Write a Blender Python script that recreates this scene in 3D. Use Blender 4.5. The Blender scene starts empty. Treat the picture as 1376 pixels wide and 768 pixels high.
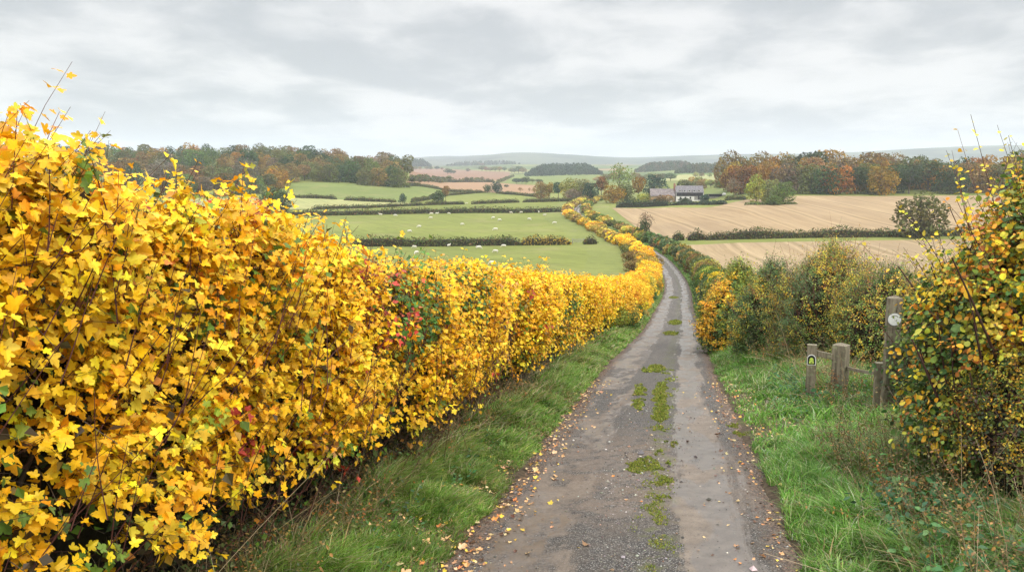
import bpy, bmesh, math
import numpy as np
from mathutils import Vector, Matrix
RNG = np.random.default_rng(11)
scene = bpy.context.scene
COL = scene.collection
pi = math.pi

# ------------------------------------------------------------------ camera model (used to find places on the ground)
F = 1150.0; PITCH = math.radians(7.87); EYE = 2.9
cp, sp = math.cos(PITCH), math.sin(PITCH)
def ray(px, py):
    a = (px-688)/F; b = (py-384)/F
    return np.array([a, cp - b*sp, -sp - b*cp])
def project(P):
    P = np.asarray(P, float); x, y, z = P[..., 0], P[..., 1], P[..., 2]-EYE
    t = y*cp - z*sp; v = -y*sp - z*cp
    return 688+F*x/t, 384+F*v/t, t

# ------------------------------------------------------------------ interpolation and noise
class Pchip:
    def __init__(s, x, y):
        x = np.asarray(x, float); y = np.asarray(y, float); s.x = x; s.y = y
        h = np.diff(x); d = np.diff(y)/h; m = np.zeros_like(y)
        for i in range(1, len(x)-1):
            if d[i-1]*d[i] > 0:
                w1 = 2*h[i]+h[i-1]; w2 = h[i]+2*h[i-1]
                m[i] = (w1+w2)/(w1/d[i-1]+w2/d[i])
        m[0] = d[0]; m[-1] = d[-1]; s.m = m
    def __call__(s, q):
        q = np.asarray(q, float); qq = np.clip(q, s.x[0], s.x[-1])
        i = np.clip(np.searchsorted(s.x, qq)-1, 0, len(s.x)-2)
        h = s.x[i+1]-s.x[i]; t = (qq-s.x[i])/h; t2 = t*t; t3 = t2*t
        r = (2*t3-3*t2+1)*s.y[i]+(t3-2*t2+t)*h*s.m[i]+(-2*t3+3*t2)*s.y[i+1]+(t3-t2)*h*s.m[i+1]
        return r + np.where(q < s.x[0], (q-s.x[0])*s.m[0], 0) + np.where(q > s.x[-1], (q-s.x[-1])*s.m[-1], 0)
class Spline:          # natural cubic, linear outside
    def __init__(s, x, y):
        x = np.asarray(x, float); y = np.asarray(y, float); n = len(x); h = np.diff(x)
        A = np.eye(n); b = np.zeros(n)
        for i in range(1, n-1):
            A[i, i-1] = h[i-1]; A[i, i] = 2*(h[i-1]+h[i]); A[i, i+1] = h[i]
            b[i] = 6*((y[i+1]-y[i])/h[i]-(y[i]-y[i-1])/h[i-1])
        s.x, s.y, s.M, s.h = x, y, np.linalg.solve(A, b), h
    def ev(s, q, d):
        q = np.asarray(q, float); qc = np.clip(q, s.x[0], s.x[-1])
        i = np.clip(np.searchsorted(s.x, qc)-1, 0, len(s.x)-2); h = s.h[i]
        a = (s.x[i+1]-qc)/h; b = (qc-s.x[i])/h
        dd = (s.y[i+1]-s.y[i])/h-(3*a*a-1)/6*h*s.M[i]+(3*b*b-1)/6*h*s.M[i+1]
        if d: return dd
        v = a*s.y[i]+b*s.y[i+1]+((a**3-a)*s.M[i]+(b**3-b)*s.M[i+1])*h*h/6
        return v+(q-qc)*dd
    def __call__(s, q): return s.ev(q, 0)
def sm(a, b, x):
    t = np.clip((np.asarray(x, float)-a)/(b-a), 0, 1); return t*t*(3-2*t)
def _h(i, j, k):
    n = (i.astype(np.int64)*374761393 + j.astype(np.int64)*668265263 + k.astype(np.int64)*2147483647) & 0xffffffff
    n = ((n ^ (n >> 13))*1274126177) & 0xffffffff
    return ((n ^ (n >> 16)) & 0xffff)/65535.0
def vnoise(x, y, z=0.0):
    x, y, z = np.broadcast_arrays(np.asarray(x, float), np.asarray(y, float), np.asarray(z, float))
    i, j, k = np.floor(x).astype(np.int64), np.floor(y).astype(np.int64), np.floor(z).astype(np.int64)
    u, v, w = x-i, y-j, z-k; u, v, w = u*u*(3-2*u), v*v*(3-2*v), w*w*(3-2*w)
    r = 0
    for a in (0, 1):
        for b in (0, 1):
            for c in (0, 1):
                r = r+_h(i+a, j+b, k+c)*(u if a else 1-u)*(v if b else 1-v)*(w if c else 1-w)
    return r*2-1
def fbm(x, y, z=0.0, o=4):
    r = 0; a = 1.0; t = 0
    for q in range(o):
        f = 2.03**q; r = r+a*vnoise(x*f+17*q, y*f-9*q, z*f+5*q); t += a; a *= .5
    return r/t

# ------------------------------------------------------------------ terrain
KC = [-900, 100, 330, 420, 540, 610, 700, 850, 930, 1010, 1376, 2400]
KY = [250, 300, 350, 400, 450, 550, 650, 800, 1000, 1400, 1900, 2400, 3000, 3800, 5000, 6200, 9000]
TZ = [
 [-19, -19, -19, -18.5, -18, -14, -5, 4, 15, 8, 0, 2, 8, 12, 45, 60, 60],
 [-19, -19, -19, -18.7, -18, -14.5, -6, 4, 14, 5, -5, 0, 6, 12, 45, 60, 60],
 [-19, -19, -19, -18.8, -18.3, -15, -7.5, 3, 11, 3, -6, 0, 8, 12, 45, 60, 60],
 [-19, -19, -19, -18.8, -18.3, -15, -7.5, 2, 9, 2, -6, 0, 8, 12, 45, 62, 60],
 [-19, -19, -19, -18.9, -18.7, -16.5, -12, -5, 0, -4, -8, 0, 8, 12, 52, 70, 55],
 [-19, -19, -19, -19, -18.9, -18.6, -18.5, -18, -17, -14, -8, -2, 8, 10, 58, 82, 60],
 [-19, -19, -19, -19, -19, -18.8, -18.5, -18.2, -18, -15.5, -10, 1, 13, 18, 84, 92, 60],
 [-18.8, -18.6, -18.2, -17.8, -17.3, -17, -17, -17.5, -18, -14, -8, 0, 12, 14, 52, 68, 60],
 [-18.6, -18.0, -17.2, -16.5, -16.2, -15.6, -15, -14, -14, -9, -3, 3, 8, 12, 74, 80, 60],
 [-18.3, -16.9, -15, -13.2, -11.6, -9, -4.5, -1, -3, -5, -3, 2, 10, 14, 82, 88, 60],
 [-18.3, -16.9, -15, -13, -11, -8, -3, 0, -3, -5, -3, 2, 14, 30, 128, 130, 60],
 [-18.3, -16.9, -15, -13, -11, -8, -3, 0, -3, -5, -3, 2, 14, 30, 128, 130, 60]]
BY = [-60, -20, 0, 7.84, 14, 25, 49, 75, 99, 130, 165, 205]
BZ = [6.5, 2.5, 0, -1.0, -1.79, -3.26, -6.55, -9.7, -12.2, -14.5, -16.3, -17.7]
PCH = [Pchip(BY+KY, BZ+row) for row in TZ]
def zbase(X, Y):
    X = np.asarray(X, float); Y = np.asarray(Y, float); X, Y = np.broadcast_arrays(X, Y)
    c = 688+F*X/np.maximum(Y, 60)
    c = np.clip(c, KC[0], KC[-1])
    V = np.stack([p(Y) for p in PCH])
    i = np.clip(np.searchsorted(KC, c)-1, 0, len(KC)-2)
    K = np.asarray(KC, float); t = (c-K[i])/(K[i+1]-K[i]); t = t*t*(3-2*t)
    a = np.take_along_axis(V, i[None], 0)[0]; b = np.take_along_axis(V, (i+1)[None], 0)[0]
    z = a*(1-t)+b*t
    far = sm(350, 1500, Y)
    z = z+far*2.2*fbm(X/260, Y/330, 3.1, 3)+sm(3500, 5200, Y)*14*fbm(X/900, Y/1500, 7.7, 4)
    return z+.25*sm(120, 250, Y)*fbm(X/38, Y/45, 1.3, 2)
RC = Spline([-20, 0, 7.84, 14, 25.4, 49, 75, 99, 130, 165, 200, 235, 268, 300, 337, 380, 420, 470, 540, 600, 700],
            [-4.4, -.5, 1.06, 2.26, 4.4, 9.3, 14.4, 19.3, 25.1, 30.2, 33.8, 35.0, 34.4, 33.2, 31.2, 30.0, 31.5, 37, 50, 66, 96])
def rk(Y): return np.sqrt(1+RC.ev(Y, 1)**2)
def road_u(X, Y): return (X-RC(Y))/rk(Y)
def road_P(Y, u): return RC(Y)+u*rk(Y)
def ground(X, Y):
    X = np.asarray(X, float); Y = np.asarray(Y, float)
    z = zbase(X, Y); u = road_u(X, Y)
    n = 1-sm(140, 260, Y)
    z = z+n*(.30*sm(1.9, 4.0, -u)+.06*sm(1.75, 2.1, -u))
    gap = np.exp(-((Y-16.0-.12*(u-2))/1.5)**2)
    z = z+n*(.36*(1-.85*gap)*sm(1.9, 4.6, u)+.07*(1-gap)*sm(1.75, 2.1, u))
    near = 1-sm(50, 90, Y)
    return z+near*.05*fbm(X*1.1, Y*1.1, 2.2, 3)*sm(1.7, 2.3, np.abs(u))
def G1(x, y): return float(ground(np.array([x]), np.array([y]))[0])
_YS = np.concatenate([np.arange(3, 60, .1), np.arange(60, 700, .5), np.arange(700, 8900, 3)])
def at(px, py):
    d = ray(px, py); Y = _YS; X = Y*d[0]/d[1]; Z = EYE+Y*d[2]/d[1]
    f = Z-ground(X, Y); k = np.nonzero(f < 0)[0]
    if len(k) == 0: return None
    k = k[0]
    if k == 0: return (X[0], Y[0], G1(X[0], Y[0]))
    t = f[k-1]/(f[k-1]-f[k]); y = Y[k-1]+t*(Y[k]-Y[k-1]); x = y*d[0]/d[1]
    return (x, y, G1(x, y))
def at_d(px, Y):
    x = (px-688)/F*Y*1.0; return (x, Y, G1(x, Y))

# ------------------------------------------------------------------ mesh helpers
def mesh(name, V, faces, mat, parent=None, col=None, lp=None, smooth=False, mi=None, link=True):
    V = np.asarray(V, np.float32)
    me = bpy.data.meshes.new(name)
    me.vertices.add(len(V)); me.vertices.foreach_set('co', V.ravel())
    if not isinstance(faces, (list, tuple)) or isinstance(faces, np.ndarray): faces = [faces]
    faces = [np.asarray(f, np.int32) for f in faces if len(f)]
    nl = sum(f.size for f in faces); nf = sum(len(f) for f in faces)
    me.loops.add(nl); me.polygons.add(nf)
    me.loops.foreach_set('vertex_index', np.concatenate([f.ravel() for f in faces]))
    tot = np.concatenate([np.full(len(f), f.shape[1], np.int32) for f in faces])
    me.polygons.foreach_set('loop_start', np.concatenate([[0], np.cumsum(tot)[:-1]]).astype(np.int32))
    if smooth: me.polygons.foreach_set('use_smooth', np.ones(nf, bool))
    else: me.polygons.foreach_set('use_smooth', np.zeros(nf, bool))
    if mi is not None: me.polygons.foreach_set('material_index', np.asarray(mi, np.int32))
    if col is not None:
        a = me.attributes.new('col', 'FLOAT_COLOR', 'POINT')
        c = np.ones((len(V), 4), np.float32); c[:, :3] = col; a.data.foreach_set('color', c.ravel())
    if lp is not None:
        a = me.attributes.new('lp', 'FLOAT_VECTOR', 'POINT'); a.data.foreach_set('vector', np.asarray(lp, np.float32).ravel())
    for m in (mat if isinstance(mat, (list, tuple)) else [mat]): me.materials.append(m)
    me.update(); me.validate()
    if not link: return me
    o = bpy.data.objects.new(name, me); COL.objects.link(o)
    if parent is not None: o.parent = parent
    return o
def tag(o, label=None, cat=None, group=None, kind=None):
    if label: o['label'] = label
    if cat: o['category'] = cat
    if group: o['group'] = group
    if kind: o['kind'] = kind
    return o
def empty(name, loc=(0, 0, 0), rz=0):
    o = bpy.data.objects.new(name, None); COL.objects.link(o); o.location = loc; o.rotation_euler = (0, 0, rz)
    o.empty_display_size = .3; return o
def copy_tree(o, parent=None):
    c = o.copy(); COL.objects.link(c); c.parent = parent
    for ch in list(o.children): copy_tree(ch, c)
    return c
def setcol(o, c):
    o.color = (c[0], c[1], c[2], 1)
    for ch in o.children: setcol(ch, c)
def cat(parts):      # join (V, faces, col, lp) tuples
    Vs, Fs, Cs, Ls = [], [], [], []; n = 0
    for p in parts:
        V, Fc = p[0], p[1]; Vs.append(V); Fs.append(np.asarray(Fc)+n); n += len(V)
        Cs.append(p[2] if len(p) > 2 and p[2] is not None else np.ones((len(V), 3)))
        Ls.append(p[3] if len(p) > 3 and p[3] is not None else np.zeros((len(V), 3)))
    byk = {}
    for f in Fs: byk.setdefault(f.shape[1], []).append(f)
    return np.concatenate(Vs), [np.concatenate(v) for v in byk.values()], np.concatenate(Cs), np.concatenate(Ls)
def nrm(v): return v/np.maximum(np.linalg.norm(v, axis=-1, keepdims=True), 1e-9)
def rdir(n, rng=None):
    return nrm((rng or RNG).normal(size=(n, 3)))

# leaf templates: (verts (x, y along leaf, z unused), faces)
_half = [(0, 0), (.14, -.09), (.36, -.10), (.40, .02), (.31, .14), (.46, .20), (.62, .36), (.56, .50), (.42, .54), (.24, .50), (.29, .68), (.20, .76), (.14, .90), (0, 1.0)]
def _maple():
    r = _half; out = r+[(-x, y) for x, y in r[1:-1]][::-1]
    V = [(0, .32)]+out; n = len(out)
    return np.array(V, float), np.array([(0, 1+i, 1+(i+1) % n) for i in range(n)])
L_MAPLE = _maple()
_h2 = [(0, 0), (.34, -.10), (.31, .15), (.58, .34), (.48, .53), (.25, .51), (.24, .76), (0, 1.0)]
def _maple2():
    out = _h2+[(-x, y) for x, y in _h2[1:-1]][::-1]
    n = len(out); return np.array([(0, .3)]+out, float), np.array([(0, 1+i, 1+(i+1) % n) for i in range(n)])
L_MAPLE2 = _maple2()
L_OVAL = (np.array([(0, 0), (.2, .18), (.30, .45), (.2, .78), (0, 1.02), (-.2, .78), (-.30, .45), (-.2, .18), (0, .5)], float),
          np.array([(8, i, (i+1) % 8) for i in range(8)]))
_a = np.linspace(0, 2*pi, 12, endpoint=False)
L_HEART = (np.concatenate([np.stack([.46*np.sin(_a), .48-.5*np.cos(_a)-.08*(np.abs(np.sin(_a*2)))*(np.cos(_a) > 0)], 1), [[0, .5]]]),
           np.array([(12, i, (i+1) % 12) for i in range(12)]))
L_DIA = (np.array([(0, 0), (.42, .45), (0, 1), (-.42, .45)], float), np.array([(0, 1, 2), (0, 2, 3)]))
L_QUAD = (np.array([(-.5, 0), (.5, .1), (.4, 1), (-.45, .9)], float), np.array([(0, 1, 2, 3)]))

def leaves(tpl, P, D, N, size, col, fold=.25, curl=.25, rng=None):
    """P base points, D direction petiole to tip, N rough normal; size, col per leaf"""
    rng = rng or RNG; n = len(P); T, Fc = tpl
    Yx = nrm(D); Z = nrm(N-(N*Yx).sum(1, keepdims=True)*Yx); X = np.cross(Yx, Z)
    f = rng.normal(fold, .22, (n, 1)); c = rng.normal(curl, .22, (n, 1)); w = rng.uniform(.8, 1.12, (n, 1)); tw = rng.normal(0, .18, (n, 1))
    x = T[None, :, 0]*w; y = np.broadcast_to(T[None, :, 1], x.shape)
    z = f*np.abs(x)-c*y*y*.6+tw*x*y
    size = np.broadcast_to(np.asarray(size, float), (n,))[:, None, None]
    V = P[:, None, :]+size*(x[..., None]*X[:, None, :]+y[..., None]*Yx[:, None, :]+z[..., None]*Z[:, None, :])
    k = len(T); Fi = (Fc[None]+(np.arange(n)*k)[:, None, None]).reshape(-1, Fc.shape[1])
    C = np.repeat(col, k, 0).reshape(n, k, 3)
    lp = np.zeros((n, k, 3)); lp[..., 0] = T[None, :, 0]; lp[..., 1] = T[None, :, 1]; lp[..., 2] = rng.uniform(0, 1, (n, 1))
    return V.reshape(-1, 3), Fi, C.reshape(-1, 3), lp.reshape(-1, 3)

def tubes(C, R, sides=4, col=None):
    """C (n,k,3) centre lines, R (n,k) radii"""
    n, k, _ = C.shape
    T = np.gradient(C, axis=1); T = nrm(T)
    ref = np.zeros_like(T); ref[..., 0] = 1; flip = np.abs(T[..., 0]) > .9; ref[flip] = (0, 1, 0)
    A = nrm(np.cross(T, ref)); B = np.cross(T, A)
    ang = np.linspace(0, 2*pi, sides, endpoint=False)
    V = C[:, :, None, :]+R[:, :, None, None]*(np.cos(ang)[None, None, :, None]*A[:, :, None, :]+np.sin(ang)[None, None, :, None]*B[:, :, None, :])
    idx = np.arange(n*k*sides).reshape(n, k, sides)
    a = idx[:, :-1, :]; b = np.roll(a, -1, 2); d = idx[:, 1:, :]; c = np.roll(d, -1, 2)
    Fc = np.stack([a, b, c, d], -1).reshape(-1, 4)
    cc = None
    if col is not None: cc = np.repeat(np.asarray(col).reshape(n, 1, 3), k*sides, 1).reshape(-1, 3)
    return V.reshape(-1, 3), Fc, cc

def curve_pts(P0, D, L, bend, k):
    t = np.linspace(0, 1, k)[None, :, None]
    L = np.asarray(L).reshape(-1, 1, 1)
    return P0[:, None, :]+D[:, None, :]*L*t+bend[:, None, :]*L*t*t

def palette(n, spec, rng=None, jit=.14):
    """spec [(weight, (r,g,b))]"""
    rng = rng or RNG; w = np.array([s[0] for s in spec], float); w /= w.sum()
    c = np.array([s[1] for s in spec])[rng.choice(len(spec), n, p=w)]
    b = np.exp(rng.normal(0, jit, (n, 1))); h = 1+rng.normal(0, min(jit*.4, .06), (n, 3))
    return np.clip(c*b*h, .003, .95)

def shoots(P0, D, L, step, lsize, tpl, col, rng=None, bend=.15, r0=.004, droop=.5, outN=None, upN=.7, jN=.5, start=.15, stemcol=(.07, .03, .02), keep=1.0, k=5, pet=.35, sides=3, tipshrink=.35):
    """leafy twigs; returns (leaf mesh tuple, stem mesh tuple). col (n,3) colour per shoot with per-leaf jitter added"""
    rng = rng or RNG; n = len(P0)
    B = rng.normal(0, 1, (n, 3))*bend
    C = curve_pts(P0, D, L, B, k)
    L = np.broadcast_to(np.asarray(L, float), (n,))
    R = np.outer(np.sqrt(L/.6)*r0, np.linspace(1, .35, k))
    st = tubes(C, R, sides, np.tile(np.asarray(stemcol), (n, 1))*np.exp(rng.normal(0, .25, (n, 1))))
    m = np.maximum(2, ((1-start)*L/step).astype(int)); tot = m.sum()
    si = np.repeat(np.arange(n), m); j = np.arange(tot)-np.repeat(np.cumsum(m)-m, m)
    t = start+(1-start)*(j+.6)/m[si]; t = np.clip(t+rng.normal(0, .02, tot), 0, 1)[:, None]
    out = []
    Ls = L[si][:, None]; Pc = P0[si]+D[si]*Ls*t+B[si]*Ls*t*t; T = nrm(D[si]+2*B[si]*t)
    ref = np.tile([0, 0, 1.0], (tot, 1)); A = nrm(np.cross(T, ref)+1e-4); Bv = np.cross(T, A)
    for side in (0, 1):
        ang = j*(pi/2)+side*pi+rng.normal(0, .5, tot)
        rad = np.cos(ang)[:, None]*A+np.sin(ang)[:, None]*Bv
        kp = rng.random(tot) < keep
        s = lsize*np.exp(rng.normal(0, .22, tot))*(1-tipshrink*t[:, 0]**2)
        P = Pc+rad*(s*pet)[:, None]+T*(s*pet*.3)[:, None]
        Dl = nrm(rad*.9+T*.45+rng.normal(0, .25, (tot, 3))+np.array([0, 0, -1])*droop*rng.uniform(.2, 1.4, (tot, 1)))
        O = outN[si] if outN is not None else rad
        N = O*.8+np.array([0, 0, upN])+rng.normal(0, jN, (tot, 3))
        c = col[si]*np.exp(rng.normal(0, .13, (tot, 1)))*(1+rng.normal(0, .06, (tot, 3)))
        out.append((P[kp], Dl[kp], N[kp], s[kp], np.clip(c[kp], .003, .95)))
    P, Dl, N, s, c = [np.concatenate(x) for x in zip(*out)]
    return leaves(tpl, P, Dl, N, s, c, rng=rng), st, c
# ------------------------------------------------------------------ materials
class NT:
    def __init__(s, nt): s.nt = nt
    def n(s, t, **kw):
        nd = s.nt.nodes.new(t)
        for k, v in kw.items():
            if k in ('op', 'operation'): nd.operation = v
            elif hasattr(nd, k) and not isinstance(v, bpy.types.NodeSocket): setattr(nd, k, v)
        return nd
    def lk(s, a, b): s.nt.links.new(a, b)
    def put(s, sock, v):
        if isinstance(v, bpy.types.NodeSocket): s.lk(v, sock)
        elif isinstance(v, (int, float)):
            if sock.type == 'RGBA': sock.default_value = (v, v, v, 1)
            elif sock.type == 'VECTOR': sock.default_value = (v, v, v)
            else: sock.default_value = v
        else:
            v = tuple(v)
            sock.default_value = v if len(sock.default_value) == len(v) else v+(1,)
    def m(s, op, a, b=0.0, c=0.0, clamp=False):
        nd = s.nt.nodes.new('ShaderNodeMath'); nd.operation = op; nd.use_clamp = clamp
        s.put(nd.inputs[0], a); s.put(nd.inputs[1], b); s.put(nd.inputs[2], c); return nd.outputs[0]
    def vm(s, op, a, b=(0, 0, 0)):
        nd = s.nt.nodes.new('ShaderNodeVectorMath'); nd.operation = op
        s.put(nd.inputs[0], a)
        if op == 'SCALE': s.put(nd.inputs['Scale'], b)
        else: s.put(nd.inputs[1], b)
        return nd.outputs['Value'] if op in ('LENGTH', 'DOT_PRODUCT', 'DISTANCE') else nd.outputs[0]
    def mix(s, f, a, b, bt='MIX'):
        nd = s.nt.nodes.new('ShaderNodeMix'); nd.data_type = 'RGBA'; nd.blend_type = bt
        s.put(nd.inputs[0], f); s.put(nd.inputs[6], a); s.put(nd.inputs[7], b); return nd.outputs[2]
    def ramp(s, f, lo, hi, a=0.0, b=1.0):
        nd = s.nt.nodes.new('ShaderNodeMapRange'); nd.interpolation_type = 'SMOOTHSTEP'
        s.put(nd.inputs[0], f); s.put(nd.inputs[1], lo); s.put(nd.inputs[2], hi); s.put(nd.inputs[3], a); s.put(nd.inputs[4], b); return nd.outputs[0]
    def noise(s, v, sc, det=4, ro=.55, dist=0.0):
        nd = s.nt.nodes.new('ShaderNodeTexNoise'); s.put(nd.inputs['Vector'], v); nd.inputs['Scale'].default_value = sc
        nd.inputs['Detail'].default_value = det; nd.inputs['Roughness'].default_value = ro; nd.inputs['Distortion'].default_value = dist
        return nd.outputs[0]
    def vor(s, v, sc, feat='F1', out=0):
        nd = s.nt.nodes.new('ShaderNodeTexVoronoi'); nd.feature = feat; s.put(nd.inputs['Vector'], v); nd.inputs['Scale'].default_value = sc
        return nd.outputs[out]
    def comb(s, x, y, z=0.0):
        nd = s.nt.nodes.new('ShaderNodeCombineXYZ'); s.put(nd.inputs[0], x); s.put(nd.inputs[1], y); s.put(nd.inputs[2], z); return nd.outputs[0]
    def sep(s, v):
        nd = s.nt.nodes.new('ShaderNodeSeparateXYZ'); s.put(nd.inputs[0], v); return nd.outputs
    def attr(s, name, vec=False):
        nd = s.nt.nodes.new('ShaderNodeAttribute'); nd.attribute_name = name; return nd.outputs['Vector' if vec else 'Color']
    def pos(s): return s.nt.nodes.new('ShaderNodeNewGeometry').outputs['Position']
    def bump(s, h, st, dist, nrm=None):
        nd = s.nt.nodes.new('ShaderNodeBump'); s.put(nd.inputs['Height'], h); nd.inputs['Strength'].default_value = st; nd.inputs['Distance'].default_value = dist
        if nrm is not None: s.put(nd.inputs['Normal'], nrm)
        return nd.outputs[0]
def newmat(name):
    m = bpy.data.materials.new(name); m.use_nodes = True; m.node_tree.nodes.clear()
    t = NT(m.node_tree); out = m.node_tree.nodes.new('ShaderNodeOutputMaterial'); return m, t, out
def principled(t, out, col, rough=.8, spec=.3, nrm=None, link=True):
    p = t.nt.nodes.new('ShaderNodeBsdfPrincipled'); t.put(p.inputs['Base Color'], col); t.put(p.inputs['Roughness'], rough)
    t.put(p.inputs['Specular IOR Level'], spec)
    if nrm is not None: t.put(p.inputs['Normal'], nrm)
    if link: t.lk(p.outputs[0], out.inputs['Surface'])
    return p.outputs[0]
def leafmat(name, trans=.3, rough=.5, spec=.35, vein=False, obj=False, gain=1.0, mott=.25):
    m, t, out = newmat(name); c = t.attr('col')
    if obj:
        oi = t.nt.nodes.new('ShaderNodeObjectInfo'); c = t.mix(1.0, c, oi.outputs['Color'], 'MULTIPLY')
    if vein:
        lp = t.sep(t.attr('lp', True)); P = t.comb(t.m('MULTIPLY', lp[0], 1.0), lp[1], t.m('MULTIPLY', lp[2], 37.0))
        ang = t.m('ARCTAN2', lp[0], t.m('ADD', lp[1], .03))
        fr = t.m('ABSOLUTE', t.m('SUBTRACT', t.m('FRACT', t.m('ADD', t.m('DIVIDE', ang, .82), .5)), .5))
        rad = t.m('SQRT', t.m('ADD', t.m('MULTIPLY', lp[0], lp[0]), t.m('MULTIPLY', lp[1], lp[1])))
        v = t.ramp(t.m('MULTIPLY', fr, t.m('ADD', rad, .1)), .012, .05, 1.0, 0.0)
        no = t.noise(P, 3.0, 3); no2 = t.noise(P, 9.0, 2)
        c = t.mix(t.ramp(no, .35, .75, 0, mott), c, t.mix(1.0, c, (1.06, 1.12, 1.3), 'MULTIPLY'))
        edge = t.m('MULTIPLY', t.ramp(no2, .56, .66), t.ramp(rad, .3, .9, .1, .8))
        c = t.mix(t.m('MULTIPLY', edge, t.ramp(lp[2], .45, 1.0, 0, .75)), c, t.mix(1.0, c, (.62, .38, .5), 'MULTIPLY'))
        c = t.mix(t.m('MULTIPLY', v, .35), c, t.mix(1.0, c, (.86, .8, .7), 'MULTIPLY'))
    if gain != 1.0: c = t.mix(1.0, c, (gain, gain, gain), 'MULTIPLY')
    p = principled(t, out, c, rough, spec, link=False)
    if trans > 0:
        tr = t.nt.nodes.new('ShaderNodeBsdfTranslucent'); t.put(tr.inputs[0], c)
        mx = t.nt.nodes.new('ShaderNodeMixShader'); mx.inputs[0].default_value = trans
        t.lk(p, mx.inputs[1]); t.lk(tr.outputs[0], mx.inputs[2]); t.lk(mx.outputs[0], out.inputs['Surface'])
    else: t.lk(p, out.inputs['Surface'])
    return m
M_LEAF = leafmat('maple_leaf', .22, .5, .28, vein=True)
M_LEAF2 = leafmat('small_leaf', .3, .5, .35)
M_TREE = leafmat('tree_foliage', .2, .7, .15, obj=True)
M_GRASS = leafmat('grass_blade', .35, .5, .3)
M_LITTER = leafmat('leaf_litter', .1, .5, .35, vein=True, mott=.5)

def simple(name, col, rough=.85, spec=.2, ns=3.0, amt=.35, bump=0, bs=None, obj=False):
    m, t, out = newmat(name)
    tc = t.nt.nodes.new('ShaderNodeTexCoord').outputs['Object']
    n = t.noise(tc, ns, 5); c = t.mix(t.ramp(n, .3, .7), [x*(1-amt) for x in col], [min(.95, x*(1+amt)) for x in col])
    b = t.bump(t.noise(tc, bs or ns*4, 4), .6, bump) if bump else None
    if obj:
        oi = t.nt.nodes.new('ShaderNodeObjectInfo'); c = t.mix(1.0, c, oi.outputs['Color'], 'MULTIPLY')
    principled(t, out, c, rough, spec, b); return m
M_BARK = simple('bark', (.11, .085, .06), ns=2, bump=.02)
M_TWIG = leafmat('twig', 0, .75, .25)
M_CORE = simple('inner_shade', (.020, .018, .010), ns=6, bump=.06, bs=9)  # near-black colour stands in for the shade inside hedge and bushes
M_WOOL = simple('wool', (.56, .53, .45), ns=6, amt=.12, bump=.03, bs=18)
M_SKIN = simple('sheep_leg', (.28, .25, .2), ns=6)

def wood_mat(name, base):
    m, t, out = newmat(name)
    tc = t.nt.nodes.new('ShaderNodeTexCoord').outputs['Object']; s = t.sep(tc)
    g = t.noise(t.comb(t.m('MULTIPLY', s[0], 26.0), t.m('MULTIPLY', s[1], 26.0), t.m('MULTIPLY', s[2], 1.6)), 1.0, 6, .65, .4)
    cr = t.noise(t.comb(t.m('MULTIPLY', s[0], 60.0), t.m('MULTIPLY', s[1], 60.0), t.m('MULTIPLY', s[2], .8)), 1.0, 2)
    c = t.mix(t.ramp(g, .3, .7), [x*.55 for x in base], [x*1.35 for x in base])
    lich = t.noise(tc, 9.0, 5, .7); c = t.mix(t.ramp(lich, .52, .64, 0, .55), c, (.30, .32, .18))
    c = t.mix(t.ramp(t.noise(tc, 4.0, 4), .5, .7, 0, .5), c, (.075, .085, .03))
    c = t.mix(t.ramp(cr, .62, .68), c, [x*.2 for x in base])
    principled(t, out, c, .85, .2, t.bump(t.m('ADD', g, t.m('MULTIPLY', t.ramp(cr, .62, .68), -.6)), .7, .006)); return m
M_WOOD = wood_mat('weathered_oak', (.20, .17, .12))

def pasture_col(t, p, s, a, b):
    n1 = t.noise(p, .012, 5, .6); n2 = t.noise(p, .09, 5, .62); n3 = t.noise(p, .7, 3)
    c = t.mix(t.ramp(n1, .32, .68), a, b)
    c = t.mix(t.ramp(n2, .35, .72, 0, .5), c, [x*.72 for x in a])
    n5 = t.noise(p, .33, 4, .7); c = t.mix(t.ramp(n5, .50, .68, 0, .55), c, (a[0]*.62, a[1]*.68, a[2]*.7)); c = t.mix(t.ramp(t.noise(p, .045, 4, .6), .54, .70, 0, .55), c, (.23, .205, .085))
    return t.mix(t.ramp(n3, .5, .75, 0, .28), c, (.20, .21, .07)), n3
# ground below grass along the lane
def verge_mat():
    m, t, out = newmat('verge_soil'); p = t.pos(); s = t.sep(p)
    n1 = t.noise(p, 1.3, 5); n2 = t.noise(p, 14.0, 4)
    soil = t.mix(t.ramp(n2, .3, .7), (.035, .026, .016), (.10, .072, .045))
    grass = t.mix(t.ramp(n2, .35, .7), (.06, .095, .02), (.12, .16, .035))
    u = t.m('ABSOLUTE', t.sep(t.attr('lp', True))[0])
    far = t.ramp(s[1], 25, 70)
    f = t.m('MAXIMUM', t.m('MULTIPLY', t.ramp(n1, .4, .6), .6), far)
    f = t.m('MULTIPLY', f, t.ramp(t.m('ADD', u, t.m('MULTIPLY', t.m('SUBTRACT', n1, .5), 1.2)), 1.75, 2.15))
    grass = t.mix(t.m('MULTIPLY', far, t.ramp(u, 2.5, 4.5)), grass, pasture_col(t, p, s, (.128, .150, .032), (.19, .205, .052))[0])
    c = t.mix(f, soil, grass)
    principled(t, out, c, .9, .15, t.bump(n2, .8, .03)); return m
M_VERGE = verge_mat()

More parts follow.
